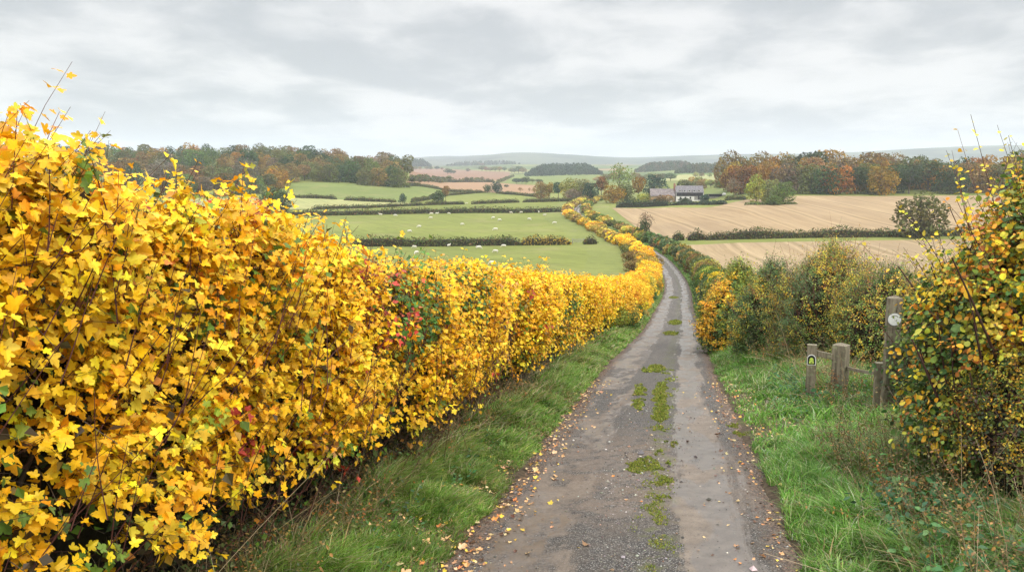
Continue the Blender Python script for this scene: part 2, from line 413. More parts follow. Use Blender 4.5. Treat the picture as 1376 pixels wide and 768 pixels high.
def pasture(name, a, b, streak=0.0, direction=0.4, far=False):
    m, t, out = newmat(name); p = t.pos(); s = t.sep(p); c, n3 = pasture_col(t, p, s, a, b)
    if far:      # the patchwork of small fields far down the valley
        q = t.comb(t.m('MULTIPLY', s[0], .0050), t.m('MULTIPLY', s[1], .0026), .5); vc = t.sep(t.vor(q, 1.0, 'F1', 1)); ed = t.vor(q, 1.0, 'DISTANCE_TO_EDGE')
        f = t.mix(t.ramp(vc[0], .5, .52), (.10, .15, .045), (.20, .20, .075)); f = t.mix(t.ramp(vc[1], .70, .72), f, (.26, .165, .10)); f = t.mix(t.ramp(vc[2], .6, .62), f, (.075, .11, .04))
        f = t.mix(t.ramp(ed, .012, .03, 1, 0), f, (.035, .05, .025)); f = t.mix(t.ramp(t.noise(p, .005, 4), .60, .62), f, (.04, .055, .03))
        c = t.mix(t.ramp(s[1], 1150, 1250), c, f)
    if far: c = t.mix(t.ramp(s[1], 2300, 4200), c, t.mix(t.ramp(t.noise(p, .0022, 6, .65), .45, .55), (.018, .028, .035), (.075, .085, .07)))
    if streak:
        ca, sa = math.cos(direction), math.sin(direction)
        q = t.m('ADD', t.m('MULTIPLY', s[0], ca), t.m('MULTIPLY', s[1], sa)); r = t.m('SUBTRACT', t.m('MULTIPLY', s[1], ca), t.m('MULTIPLY', s[0], sa))
        st = t.noise(t.comb(t.m('MULTIPLY', q, .5), t.m('MULTIPLY', r, .01)), 1.0, 3)
        c = t.mix(t.ramp(st, .4, .65, 0, streak), c, [x*1.25 for x in b])
    principled(t, out, c, .95, .1, t.bump(n3, .4, .15)); return m
PA_, PB_ = (.128, .150, .032), (.19, .205, .052)
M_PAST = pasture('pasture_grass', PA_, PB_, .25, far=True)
M_PALE = pasture('dry_pasture', (.25, .26, .10), (.32, .30, .13), .3)
M_GREEN2 = pasture('young_crop', (.125, .155, .042), (.16, .19, .055), .3, 1.2)
def tilled(name, a, b, ang, tram=True, sc=1.0, bend=.0):
    m, t, out = newmat(name); p = t.pos(); s = t.sep(p)
    ca, sa = math.cos(ang), math.sin(ang)
    wob = t.m('MULTIPLY', t.m('SUBTRACT', t.noise(p, .009, 2), .5), 9.0)
    r = t.m('ADD', t.m('MULTIPLY', s[0], ca), t.m('MULTIPLY', s[1], sa))       # along the rows
    q = t.m('ADD', t.m('SUBTRACT', t.m('MULTIPLY', s[1], ca), t.m('MULTIPLY', s[0], sa)), wob)
    if bend: q = t.m('ADD', q, t.m('MULTIPLY', t.m('MULTIPLY', r, r), bend))
    n1 = t.noise(t.comb(t.m('MULTIPLY', q, .3*sc), t.m('MULTIPLY', r, .004*sc)), 1.0, 7, .72)
    n2 = t.noise(t.comb(t.m('MULTIPLY', q, 1.6*sc), t.m('MULTIPLY', r, .06*sc)), 1.0, 3)
    n3 = t.noise(p, .018, 4); n4 = t.noise(p, 1.3, 3)
    n0 = t.noise(t.comb(t.m('MULTIPLY', q, .085), t.m('MULTIPLY', r, .010)), 1.0, 5, .65)
    c = t.mix(t.ramp(t.m('ADD', t.m('MULTIPLY', n1, .5), t.m('MULTIPLY', n0, .5)), .33, .67), a, b)
    c = t.mix(t.ramp(n2, .3, .7, 0, .35), c, [x*.7 for x in a])
    c = t.mix(t.ramp(n3, .4, .7, 0, .5), c, (a[0]*.9, a[1]*.95, a[2]*1.1))
    c = t.mix(t.ramp(n4, .5, .8, 0, .3), c, [x*.6 for x in a])
    if tram:
        fr = t.m('ABSOLUTE', t.m('SUBTRACT', t.m('FRACT', t.m('DIVIDE', q, 17.0)), .5))
        tr = t.m('MULTIPLY', t.ramp(fr, .02, .045, 1, 0), t.ramp(n3, .35, .55, .15, .55)); c = t.mix(tr, c, (a[0]*.7, a[1]*.74, a[2]*.66))
        tr2 = t.ramp(t.m('ABSOLUTE', t.m('SUBTRACT', fr, .11)), .015, .04, .3, 0); c = t.mix(tr2, c, [x*1.2 for x in b])
    principled(t, out, c, .95, .1); return m
M_STUB = tilled('stubble', (.235, .16, .085), (.38, .28, .16), 1.56, True, 1.0)
M_STUB2 = tilled('stubble_near', (.24, .17, .09), (.38, .285, .165), 1.42, True, 1.0)
M_PLOUGH = tilled('ploughed', (.20, .115, .07), (.26, .155, .095), .5, False, .5)
M_PLOUGH2 = tilled('ploughed_tan', (.27, .16, .085), (.33, .21, .12), .3, False, .5)

def road_mat():
    m, t, out = newmat('worn_lane'); a = t.sep(t.attr('lp', True)); u, v = a[0], a[1]
    P = t.comb(u, v)
    n_big = t.noise(t.comb(t.m('MULTIPLY', u, 1.2), t.m('MULTIPLY', v, .35)), 1.0, 4, .6)
    n_str = t.noise(t.comb(t.m('MULTIPLY', u, 2.6), t.m('MULTIPLY', v, .22)), 1.0, 5, .65)
    n_med = t.noise(P, 3.2, 5, .65); n_fin = t.noise(P, 38.0, 4, .7)
    stones = t.vor(P, 42.0); stc = t.sep(t.vor(P, 42.0, 'F1', 1)); st2 = t.vor(P, 95.0); stc2 = t.sep(t.vor(P, 95.0, 'F1', 1))
    # gravelly base: dark aggregate with lighter chips
    base = t.mix(t.ramp(stc[0], .15, .95), (.060, .055, .050), (.20, .185, .165))
    base = t.mix(t.ramp(stones, .25, .45), base, (.035, .031, .027))
    base = t.mix(t.ramp(stc2[1], .80, .97, 0, .8), base, (.33, .31, .28))
    base = t.mix(t.ramp(n_med, .40, .62, 0, .5), base, (.085, .068, .052))
    # worn pale wheel tracks of old concrete and asphalt
    un = t.m('ADD', u, t.m('ADD', t.m('MULTIPLY', t.m('SUBTRACT', n_str, .5), 1.5), t.m('MULTIPLY', t.m('SUBTRACT', n_med, .5), .35)))
    lt = t.m('MULTIPLY', t.ramp(un, -1.60, -1.38), t.ramp(un, -.62, -.46, 1, 0))
    rt = t.m('MULTIPLY', t.ramp(un, .50, .62), t.ramp(un, 1.18, 1.40, 1, 0))
    far = t.ramp(v, 18, 48)
    lt = t.m('MULTIPLY', lt, t.m('MAXIMUM', t.ramp(t.m('ADD', n_big, t.m('MULTIPLY', n_med, .25)), .56, .68), t.m('MULTIPLY', far, .8)))
    wide = t.m('MULTIPLY', t.m('MULTIPLY', t.ramp(v, 8.6, 10.2), t.ramp(v, 13.0, 16.5, 1, 0)), t.m('MULTIPLY', t.ramp(un, -1.7, -1.3), t.ramp(un, 1.2, 1.7, 1, 0)))
    wide = t.m('MULTIPLY', wide, t.ramp(n_med, .36, .56, .15, .8))
    pale = t.mix(t.ramp(n_med, .3, .7), (.130, .101, .075), (.215, .174, .134))
    pale = t.mix(t.ramp(n_fin, .40, .75, 0, .5), pale, (.17, .15, .13))
    pale = t.mix(t.ramp(stc2[0], .88, .97, 0, .7), pale, (.06, .055, .05))
    brown = t.mix(t.ramp(n_fin, .3, .7), (.10, .072, .05), (.18, .135, .098))
    brown = t.mix(t.ramp(stc[1], .7, .95, 0, .6), brown, (.25, .2, .16))
    c = t.mix(wide, base, brown); c = t.mix(t.m('MULTIPLY', lt, .85), c, t.mix(.35, pale, brown)); c = t.mix(t.m('MULTIPLY', rt, t.ramp(n_big, .25, .42, .45, .95)), c, pale)
    # far away the stone texture melts into a mid grey
    c = t.mix(t.m('MULTIPLY', far, .5), c, t.mix(t.m('MAXIMUM', lt, rt), t.mix(t.ramp(n_str, .35, .65), (.085, .078, .068), (.15, .135, .115)), (.21, .19, .165)))
    # cracks on pale parts
    ck = t.vor(t.vm('ADD', P, t.vm('SCALE', t.comb(t.noise(P, 2.0, 3), t.noise(P, 2.7, 3)), .8)), 1.6, 'DISTANCE_TO_EDGE')
    c = t.mix(t.m('MULTIPLY', t.ramp(ck, .004, .014, 1, 0), t.m('MULTIPLY', t.ramp(n_big, .45, .55), t.ramp(v, 9, 12, .5, 0))), c, (.05, .043, .036))
    blot = t.ramp(t.noise(t.comb(t.m('MULTIPLY', u, 3.0), t.m('MULTIPLY', v, 1.1)), 1.0, 6, .75), .52, .68)
    c = t.mix(t.m('MULTIPLY', blot, t.ramp(v, 12, 26, .75, .3)), c, t.mix(t.ramp(stc[0], .2, .9), (.055, .048, .042), (.15, .13, .11)))
    # muddy, leafy edges
    e = t.m('ADD', t.m('ABSOLUTE', t.m('SUBTRACT', u, .03)), t.m('MULTIPLY', t.m('SUBTRACT', n_med, .5), .7))
    mud = t.mix(t.ramp(stc[2], .2, .9), (.055, .037, .026), (.17, .115, .078))
    c = t.mix(t.ramp(e, 1.36, 1.62, 0, .92), c, mud)
    # green film down the middle
    g = t.m('MULTIPLY', t.ramp(t.m('ABSOLUTE', t.m('SUBTRACT', u, .32)), .06, .3, 1, 0), t.ramp(n_med, .48, .60))
    c = t.mix(t.m('MULTIPLY', g, .55), c, (.085, .10, .022))
    # damp film: same colour a little deeper, low roughness
    wet = t.m('MULTIPLY', t.ramp(t.noise(t.comb(t.m('MULTIPLY', u, 1.5), t.m('MULTIPLY', v, .5)), .8, 3, .5), .43, .50), t.m('MAXIMUM', t.m('MAXIMUM', lt, rt), t.m('MULTIPLY', wide, .5)))
    c = t.mix(t.m('MULTIPLY', wet, .5), c, t.mix(1.0, c, (.5, .5, .52), 'MULTIPLY'))
    rough = t.m('SUBTRACT', .88, t.m('MULTIPLY', wet, .58))
    h = t.m('ADD', t.m('MULTIPLY', t.m('SUBTRACT', .5, stones), t.m('SUBTRACT', 1.0, t.m('MULTIPLY', t.m('MAXIMUM', lt, rt), .85))), t.m('MULTIPLY', n_fin, .5))
    h = t.m('MULTIPLY', h, t.m('SUBTRACT', 1.0, t.m('MULTIPLY', wet, .9)))
    principled(t, out, c, rough, .4, t.bump(h, .75, .014)); return m
M_ROAD = road_mat()
M_STONE = leafmat('stone_chip', 0, .8, .3)

# ------------------------------------------------------------------ world, sun, camera, view
def build_world():
    w = bpy.data.worlds.new('World'); scene.world = w; w.use_nodes = True; nt = w.node_tree; nt.nodes.clear(); t = NT(nt)
    out = nt.nodes.new('ShaderNodeOutputWorld'); bg = nt.nodes.new('ShaderNodeBackground'); t.lk(bg.outputs[0], out.inputs[0])
    sky = nt.nodes.new('ShaderNodeTexSky'); sky.sky_type = 'NISHITA'; sky.sun_disc = False
    sky.sun_elevation = math.radians(SUN_EL); sky.sun_rotation = math.radians(SUN_AZ); sky.air_density = 1.0; sky.dust_density = 2.0
    d = nt.nodes.new('ShaderNodeTexCoord').outputs['Generated']; s = t.sep(d)
    z = t.m('MAXIMUM', s[2], 0.0); k = t.m('DIVIDE', 1.0, t.m('ADD', z, .17))
    P = t.comb(t.m('MULTIPLY', t.m('MULTIPLY', s[0], k), 1.75), t.m('MULTIPLY', t.m('MULTIPLY', s[1], k), 1.5), 6.4)
    Pw = t.vm('ADD', P, t.vm('SCALE', t.comb(t.noise(P, 1.1, 2), t.noise(P, 1.3, 2), 0.0), .5))
    n1 = t.noise(Pw, 1.35, 7, .5); n2 = t.noise(Pw, 4.2, 5, .6); n3 = t.noise(P, .45, 3)
    v = t.m('ADD', t.m('ADD', t.m('MULTIPLY', n1, .70), t.m('MULTIPLY', n2, .13)), t.m('MULTIPLY', n3, .34))
    c = t.mix(t.ramp(v, .47, .72), (3.45, 3.58, 3.76), (5.55, 5.5, 5.5))
    c = t.mix(t.ramp(z, 0.0, .07, .45, 0.0), c, (4.9, 4.88, 4.95))
    lift = t.m('ADD', 1.0, t.m('MULTIPLY', t.ramp(z, .17, .62), SKY_LIFT))
    c = t.vm('SCALE', c, lift)
    c = t.mix(.96, sky.outputs[0], c)
    t.lk(c, bg.inputs[0]); bg.inputs[1].default_value = .1
SUN_EL, SUN_AZ, SKY_LIFT = 40, 152, 2.9
build_world()
sl = bpy.data.lights.new('sun', 'SUN'); sl.energy = 1.5; sl.angle = math.radians(14); sl.color = (1, .95, .87)
so = bpy.data.objects.new('sun', sl); COL.objects.link(so)
_az = math.radians(SUN_AZ); _el = math.radians(SUN_EL)
_sd = Vector((math.sin(_az)*math.cos(_el), math.cos(_az)*math.cos(_el), math.sin(_el)))
so.rotation_euler = _sd.to_track_quat('Z', 'Y').to_euler()
cam = bpy.data.cameras.new('camera'); cam.lens = F/1376*36; cam.sensor_width = 36; cam.clip_end = 30000; cam.clip_start = .05
co = bpy.data.objects.new('camera', cam); COL.objects.link(co); co.location = (0, 0, EYE); co.rotation_euler = (pi/2-PITCH, 0, 0)
scene.camera = co
vs = scene.view_settings; vs.view_transform = 'Standard'; vs.look = 'None'; vs.gamma = 1; vs.use_curve_mapping = False; vs.exposure = .66
cy = scene.cycles; cy.use_denoising = True; cy.denoising_prefilter = 'NONE'; cy.max_bounces = 8; cy.diffuse_bounces = 3; cy.glossy_bounces = 2; cy.transmission_bounces = 4; cy.volume_bounces = 1; cy.transparent_max_bounces = 8
cy.sample_clamp_indirect = 8; cy.use_fast_gi = False
# ------------------------------------------------------------------ ground sheets
def axis(lim_lo, lim_hi, step, a, b, grow=1.045):
    c = list(np.arange(a, b+1e-6, step)); s = step; x = b
    while x < lim_hi: s *= grow; x += s; c.append(x)
    s = step; x = a
    while x > lim_lo: s *= grow; x -= s; c.insert(0, x)
    return np.array(c)
def build_ground():
    xs = axis(-9000, 9000, 4.0, -330, 360); ys = axis(-300, 9000, 4.0, -30, 700, 1.03)
    X, Y = np.meshgrid(xs, ys); Z = ground(X, Y); u = np.abs(road_u(X, Y))
    Z -= .5*(1-sm(9.5, 15, u))*(1-sm(640, 660, Y))
    idx = np.arange(X.size).reshape(X.shape)
    q = np.stack([idx[:-1, :-1], idx[:-1, 1:], idx[1:, 1:], idx[1:, :-1]], -1).reshape(-1, 4)
    o = mesh('ground', np.stack([X, Y, Z], -1).reshape(-1, 3), [q], M_PAST, smooth=True); tag(o, kind='structure')
    # strip along the lane
    r = [-12.0]
    while r[-1] < 640:
        y = r[-1]; r.append(y+(.12 if y < 22 else .12+(y-22)*.012))
    rows = np.array(r)
    us = np.concatenate([np.arange(-16, -5, .8), np.arange(-5, 5.01, .16), np.arange(5.8, 16.5, .8)])
    U, YY = np.meshgrid(us, rows); XX = RC(YY)+U*rk(YY); ZZ = ground(XX, YY)
    ZZ += (1-sm(60, 110, YY))*.03*fbm(XX*3, YY*3, 5, 3)*sm(1.6, 2.2, np.abs(U))
    ZZ -= .12*(1-sm(1.45, 1.75, np.abs(U)))
    idx = np.arange(U.size).reshape(U.shape); q = np.stack([idx[:-1, :-1], idx[:-1, 1:], idx[1:, 1:], idx[1:, :-1]], -1).reshape(-1, 4)
    lp = np.stack([U, YY, 0*U], -1).reshape(-1, 3)
    tag(mesh('verge', np.stack([XX, YY, ZZ], -1).reshape(-1, 3), [q], M_VERGE, lp=lp, smooth=True), kind='structure')
    # the lane itself
    r = [-12.0]
    while r[-1] < 600:
        y = r[-1]; r.append(y+(.05 if 5 < y < 22 else .2 if y < 5 else .05+(y-22)*.008))
    rows = np.array(r); us = np.concatenate([np.arange(-2.05, 2.06, .05)])
    U, YY = np.meshgrid(us, rows); XX = RC(YY)+U*rk(YY); ZZ = road_z(XX, YY, U)
    idx = np.arange(U.size).reshape(U.shape); q = np.stack([idx[:-1, :-1], idx[:-1, 1:], idx[1:, 1:], idx[1:, :-1]], -1).reshape(-1, 4)
    lp = np.stack([U, YY, 0*U], -1).reshape(-1, 3)
    tag(mesh('lane', np.stack([XX, YY, ZZ], -1).reshape(-1, 3), [q], M_ROAD, lp=lp, smooth=True), kind='structure')
def road_z(XX, YY, U):
    n = 1-sm(40, 90, YY)
    Z = zbase(XX, YY)+.035
    rut = np.exp(-((U+1.0)/.33)**2)+np.exp(-((U-.95)/.33)**2)
    Z = Z-.035*rut*n+.02*(1-(U/1.8)**2)
    Z += n*(.018*fbm(U*1.3, YY*.9, 3.3, 3)+.006*fbm(U*5, YY*4, 9.3, 3)*(1-.7*rut)+.004*fbm(U*16, YY*16, 1.3, 2))
    e = np.abs(U)+.16*fbm(U*0+np.sign(U)*3, YY*1.3, 4.4, 3)+.12*fbm(U*3, YY*3, 8.4, 3)*n
    return Z-.16*sm(1.6, 2.0, e)
build_ground()

def resample(pts, n):
    P = np.array(pts, float); d = np.concatenate([[0], np.cumsum(np.linalg.norm(np.diff(P, axis=0), axis=1))])
    t = np.linspace(0, d[-1], n); return np.stack([np.interp(t, d, P[:, i]) for i in range(P.shape[1])], 1)
def sheet(name, edgeA, edgeB, mat, lift=.05, n=60, m=60, world=False):
    """ground sheet ruled between two outlines given as pixels of the photograph, laid on the terrain"""
    A = resample([p if world else at(*p)[:2] for p in edgeA], n); B = resample([p if world else at(*p)[:2] for p in edgeB], n)
    t = np.linspace(0, 1, m)[:, None, None]; W = A[None]*(1-t)+B[None]*t
    Z = ground(W[..., 0], W[..., 1])+lift; idx = np.arange(n*m).reshape(m, n)
    q = np.stack([idx[:-1, :-1], idx[:-1, 1:], idx[1:, 1:], idx[1:, :-1]], -1).reshape(-1, 4)
    a = (W[1, 0]-W[0, 0]); b = (W[0, 1]-W[0, 0])
    if b[0]*a[1]-b[1]*a[0] < 0: q = q[:, ::-1]
    o = mesh(name, np.concatenate([W, Z[..., None]], -1).reshape(-1, 3), [q], mat, smooth=True); tag(o, kind='structure'); return o
def lane_pt(Y, u): return (float(RC(Y)+u*rk(Y)), Y)
# big stubble field right of the lane, and the nearer one below the hedge
A2 = lambda px, py: at(px, py)[:2]
sheet('stubble_field', [lane_pt(262, 8), A2(1000, 320), A2(1245, 316.5), A2(1376, 314), A2(1700, 310)],
      [A2(822, 279.5), A2(900, 279), A2(962, 277.5), A2(1072, 263), A2(1376, 262.5), A2(1700, 262.5)], M_STUB, .07, 110, 90, world=True)
sheet('stubble_field', [lane_pt(100, 9), (70, 98), (170, 96), (260, 94)], [lane_pt(236, 12), A2(1000, 326), A2(1245, 322), A2(1600, 318)], M_STUB2, .07, 90, 80, world=True)
sheet('dry_pasture', [(250, 281), (400, 281), (480, 280.5), (560, 275.5)], [(250, 267), (390, 265.5), (460, 268), (545, 272)], M_PALE, .06, 50, 20)
sheet('green_field', [(400, 264), (460, 268), (545, 271.5), (600, 262)], [(390, 247), (430, 245), (530, 249), (604, 256.5)], M_GREEN2, .06, 60, 30)
sheet('ploughed_field', [(540, 249), (600, 255.5), (650, 258), (720, 263)], [(540, 243), (600, 243.5), (660, 245), (720, 249)], M_PLOUGH2, .1, 50, 20)
sheet('ploughed_field', [(550, 241), (600, 242), (660, 242), (685, 241)], [(552, 227), (600, 226.5), (650, 230), (685, 231)], M_PLOUGH, .15, 50, 30)
sheet('far_green_field', [(675, 246), (740, 247), (806, 243)], [(690, 235), (740, 232), (806, 231)], M_GREEN2, .15, 40, 20)
sheet('far_green_field', [(840, 232), (880, 232), (925, 232)], [(840, 226), (880, 225), (915, 226)], M_GREEN2, .15, 40, 20)
sheet('dry_pasture', [(895, 243), (940, 243), (975, 241)], [(895, 236.5), (940, 234.5), (975, 234.5)], M_PALE, .15, 30, 12)
sheet('farm_green', [(945, 265), (985, 265), (1070, 261.5)], [(950, 252.5), (985, 251), (1010, 250)], M_GREEN2, .12, 30, 12)
# ------------------------------------------------------------------ near maple hedge
YEL = [(10, (.90, .505, .014)), (5, (.92, .57, .028)), (5, (.83, .415, .012)), (1.0, (.66, .50, .035)), (.35, (.80, .33, .02)), (.4, (.42, .22, .06)), (.25, (.30, .36, .03)), (.1, (.45, .06, .03))]
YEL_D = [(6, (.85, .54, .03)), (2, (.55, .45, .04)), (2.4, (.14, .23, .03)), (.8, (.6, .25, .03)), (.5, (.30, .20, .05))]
def hedge_H(Y): return np.interp(Y, [-4, 2, 6, 10, 14, 20, 30, 45], [4.0, 3.8, 3.16, 2.74, 2.62, 2.68, 2.65, 2.6])
def hedge_front(Y): return -np.interp(Y, [-4, 1, 3, 5, 8, 12, 20, 40], [2.6, 2.6, 2.6, 2.55, 2.5, 2.42, 2.45, 2.7])
HB = -6.6
def hedge_surface(n, Y0, Y1, rng, hmin=.2):
    """random points and outward normals on the hedge's clipped, billowing face, shoulder and top"""
    Y = rng.uniform(Y0, Y1, n); H = hedge_H(Y); uf = hedge_front(Y)
    hmin = hmin+(hmin > .1)*(np.interp(Y, [4, 10, 16, 30], [.55, .45, .25, .1])+.25*fbm(Y*1.1, Y*0, 2.2, 3))
    # profile arc: p in 0..1 front face bottom to shoulder, 1..1.9 top
    p = rng.uniform(0, 2.0, n)
    h = np.where(p < 1.15, hmin+(H-hmin-.35)*np.clip(p/1.15, 0, 1), H-.35+.35*np.sin(np.clip((p-1.15)/.3, 0, 1)*pi/2))
    lean = -.55*(1-np.clip(h/1.7, 0, 1))**1.3         # the foot falls back under the overhang
    un = uf+lean-np.where(p > 1.15, .45*(1-np.cos(np.clip((p-1.15)/.3, 0, 1)*pi/2)), 0)
    un = np.where(p > 1.45, uf-.45-(p-1.45)/.55*(abs(HB)-abs(-3.4)-.5), un)
    nu = np.where(p < 1.15, 1.0, np.cos(np.clip((p-1.15)/.3, 0, 1)*pi/2)); nz = np.where(p < 1.15, .15-.5*(1-np.clip(h/1.7, 0, 1)), np.sin(np.clip((p-1.15)/.3, 0, 1)*pi/2))
    bl = (.26+.014*np.minimum(Y, 30))*fbm(Y*.75, h*.7+un*.4, 3.0, 3)+.12*fbm(Y*2.6, h*2.4, 8.0, 2)
    un = un+nu*bl; h = h+nz*bl*1.0
    X = RC(Y)+un*rk(Y); Z = zbase(X, Y)+.25+h
    k = 1/rk(Y); N = nrm(np.stack([nu*k, -nu*RC.ev(Y, 1)*k, nz], 1))
    return np.stack([X, Y, Z], 1), N, h, p
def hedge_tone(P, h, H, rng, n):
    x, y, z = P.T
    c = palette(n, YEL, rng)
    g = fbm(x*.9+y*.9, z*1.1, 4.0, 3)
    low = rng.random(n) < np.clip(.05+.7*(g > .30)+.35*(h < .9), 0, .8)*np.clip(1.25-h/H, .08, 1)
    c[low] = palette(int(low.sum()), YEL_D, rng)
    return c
def spots(P, c, rng):
    """single odd branches: crimson and green leaves at fixed places in the hedge"""
    for (X0, Y0, Z0, r, colr, pr) in SPOTS:
        d = np.linalg.norm((P-np.array([X0, Y0, Z0]))*np.array([1, 1, 1.3]), axis=1)
        m = (d < r) & (rng.random(len(P)) < pr); c[m] = palette(int(m.sum()), colr, rng)
    return c
RED = [(3, (.52, .07, .05)), (2, (.62, .14, .06)), (2, (.70, .28, .10)), (1, (.62, .30, .02))]
GRN = [(3, (.05, .13, .025)), (2, (.10, .20, .03)), (1, (.30, .33, .04))]
ORG = [(3, (.82, .33, .03)), (2, (.68, .20, .03)), (2, (.84, .48, .04)), (1, (.35, .12, .03))]
def on_ray(px, py, t):
    r = ray(px, py); t = t/(r[1]*cp-r[2]*sp) ; return (r[0]*t, r[1]*t, EYE+r[2]*t)
SPOTS = [on_ray(262, 388, 4.6)+(.22, RED, .6), on_ray(545, 400, 9.3)+(.7, RED, .35), on_ray(500, 372, 8.5)+(.35, ORG, .3), on_ray(262, 598, 4.6)+(.28, RED, .6), on_ray(300, 632, 4.8)+(.25, RED, .6),
         on_ray(300, 440, 4.6)+(.35, GRN, .75), on_ray(640, 395, 13)+(.8, GRN, .35), on_ray(575, 420, 10)+(.9, GRN, .55), on_ray(330, 268, 6.8)+(.3, ORG, .45), on_ray(380, 290, 7.4)+(.25, ORG, .35),
         on_ray(300, 650, 5.0)+(.4, GRN, .5), on_ray(30, 620, 3.8)+(.22, ORG, .4), on_ray(170, 460, 4.2)+(.3, GRN, .4), on_ray(60, 660, 3.6)+(.5, GRN, .4), on_ray(15, 500, 3.6)+(.25, GRN, .6), on_ray(770, 420, 26)+(1.0, GRN, .5), on_ray(840, 450, 40)+(1.5, GRN, .5)]
def build_near_hedge():
    rng = np.random.default_rng(5)
    root = empty('maple_hedge', (float(RC(10)-5*rk(10)), 10, G1(float(RC(10)-5), 10)))
    tag(root, 'tall golden-yellow field maple hedge filling the left foreground beside the grass verge', 'hedge')
    inv = Matrix.Translation(-Vector(root.location))
    def put(name, V, Fc, mat, col=None, lp=None, smooth=False):
        return mesh(name, V-np.array(root.location), Fc, mat, root, col, lp, smooth)
    LV, ST = [], []
    # visible shell of leafy shoots, near part large-leaved
    segs = [(1.2, 4.5, 1600, .076, L_MAPLE, .075, .46), (4.5, 8.5, 2200, .076, L_MAPLE, .075, .44), (8.5, 14, 3300, .076, L_MAPLE2, .08, .42),
            (14, 22, 4200, .09, L_MAPLE2, .10, .42), (22, 34, 5200, .11, L_DIA, .11, .42), (34, 52, 5200, .15, L_DIA, .14, .45)]
    for (a, b, n, ls, tpl, step, LL) in segs:
        P, N, h, p = hedge_surface(n, a, b, rng, .2)
        H = hedge_H(P[:, 1]); thin = rng.random(n) < np.clip(.55-.25*h, .0, .5)*np.interp(P[:, 1], [8, 20], [1, .5]); P, N, h, H, p = [q[~thin] for q in (P, N, h, H, p)]; n = len(P)
        gap = fbm(P[:, 0]*1.9+P[:, 1]*1.5, P[:, 2]*2.1, 9.1, 3); keepm = ~((gap > -.02+.5*np.clip(h/2.2-.3, 0, 1)) & (rng.random(n) < .88))
        P, N, h, H, p = [q[keepm] for q in (P, N, h, H, p)]; n = len(P)
        L = LL*np.exp(rng.normal(0, .3, n)); D = nrm(N*.75+rng.normal(0, .38, (n, 3))+np.array([0, 0, .42]))
        P0 = P-N*(L*.75)[:, None]-N*rng.uniform(0, .2, (n, 1))
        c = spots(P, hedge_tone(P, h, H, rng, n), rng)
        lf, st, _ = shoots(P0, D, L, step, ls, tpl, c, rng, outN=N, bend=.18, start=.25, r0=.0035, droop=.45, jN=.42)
        LV.append(lf); ST.append(st)
    # long straight leaders standing up out of the top, dark stems with a tuft of leaves
    for (a, b, n, ls, tpl) in [(1.5, 6, 170, .075, L_MAPLE), (6, 12, 190, .075, L_MAPLE2), (12, 24, 260, .085, L_MAPLE2), (24, 50, 260, .12, L_DIA)]:
        P, N, h, p = hedge_surface(n*3, a, b, rng); m = p > .85; P, N = P[m][:n], N[m][:n]; n = len(P)
        L = rng.uniform(.35, .7, n)*np.interp(P[:, 1], [2, 10, 20], [1, .9, .7]); D = nrm(np.array([.22, .18, 1.0])+rng.normal(0, .18, (n, 3)))
        P0 = P-D*(L*.62)[:, None]; c = palette(n, YEL, rng); c = spots(P, c, rng)
        lf, st, _ = shoots(P0, D, L, .055, ls, tpl, c, rng, outN=np.tile([.3, -.7, .4], (n, 1)), bend=.08, start=.35, r0=.0052, droop=.35, keep=.97, tipshrink=.5, stemcol=(.085, .028, .022))
        LV.append(lf); ST.append(st)
    # bare reddish stems lying among the shell, without leaves
    P, N, h, p = hedge_surface(520, 1.5, 16, rng); n = len(P); L = rng.uniform(.4, .9, n); D = nrm(np.array([.2, .15, .9])+N*.35+rng.normal(0, .3, (n, 3)))
    C = curve_pts(P-D*(L*.85)[:, None]+N*.05, D, L, rng.normal(0, .08, (n, 3)), 5); ST.append(tubes(C, np.outer(np.full(n, .0045), np.linspace(1, .4, 5)), 4, np.tile((.085, .03, .022), (n, 1))))
    # inside growth: crossing twigs, and leaves coloured darker to stand in for shade
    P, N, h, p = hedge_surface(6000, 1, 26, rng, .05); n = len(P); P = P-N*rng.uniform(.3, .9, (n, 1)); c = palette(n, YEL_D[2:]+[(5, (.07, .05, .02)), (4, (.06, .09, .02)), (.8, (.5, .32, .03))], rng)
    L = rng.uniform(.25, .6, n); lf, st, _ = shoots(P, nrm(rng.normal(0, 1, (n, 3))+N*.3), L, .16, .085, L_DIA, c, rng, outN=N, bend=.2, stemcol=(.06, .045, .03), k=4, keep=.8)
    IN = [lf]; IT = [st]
    # main stems rising from the ground
    Y = rng.uniform(0, 34, 260); u = rng.uniform(-5.2, -3.5, 260); X = RC(Y)+u*rk(Y); Z = ground(X, Y)-.05
    D = nrm(np.stack([rng.normal(.0, .22, 260), rng.normal(0, .25, 260), np.ones(260)], 1)); C = curve_pts(np.stack([X, Y, Z], 1), D, rng.uniform(1.4, 2.3, 260), rng.normal(0, .15, (260, 3)), 7)
    MS = tubes(C, np.outer(rng.uniform(.012, .035, 260), np.linspace(1, .35, 7)), 6, np.tile((.09, .07, .05), (260, 1))*np.exp(rng.normal(0, .25, (260, 1))))
    V, Fc, C_, lp = cat(LV); put('foliage', V, Fc, M_LEAF, C_, lp)
    V, Fc, C_, lp = cat(IN); put('inner_leaves', V, Fc, M_LEAF2, C_, lp)
    V, Fc, C_, lp = cat(ST+IT); put('twigs', V, Fc, M_TWIG, C_)
    put('main_stems', MS[0], MS[1], M_TWIG, MS[2], smooth=True)
    # solid core that closes the view through, coloured dark as interior shade
    ys = np.arange(-6, 56, .3); prof = []
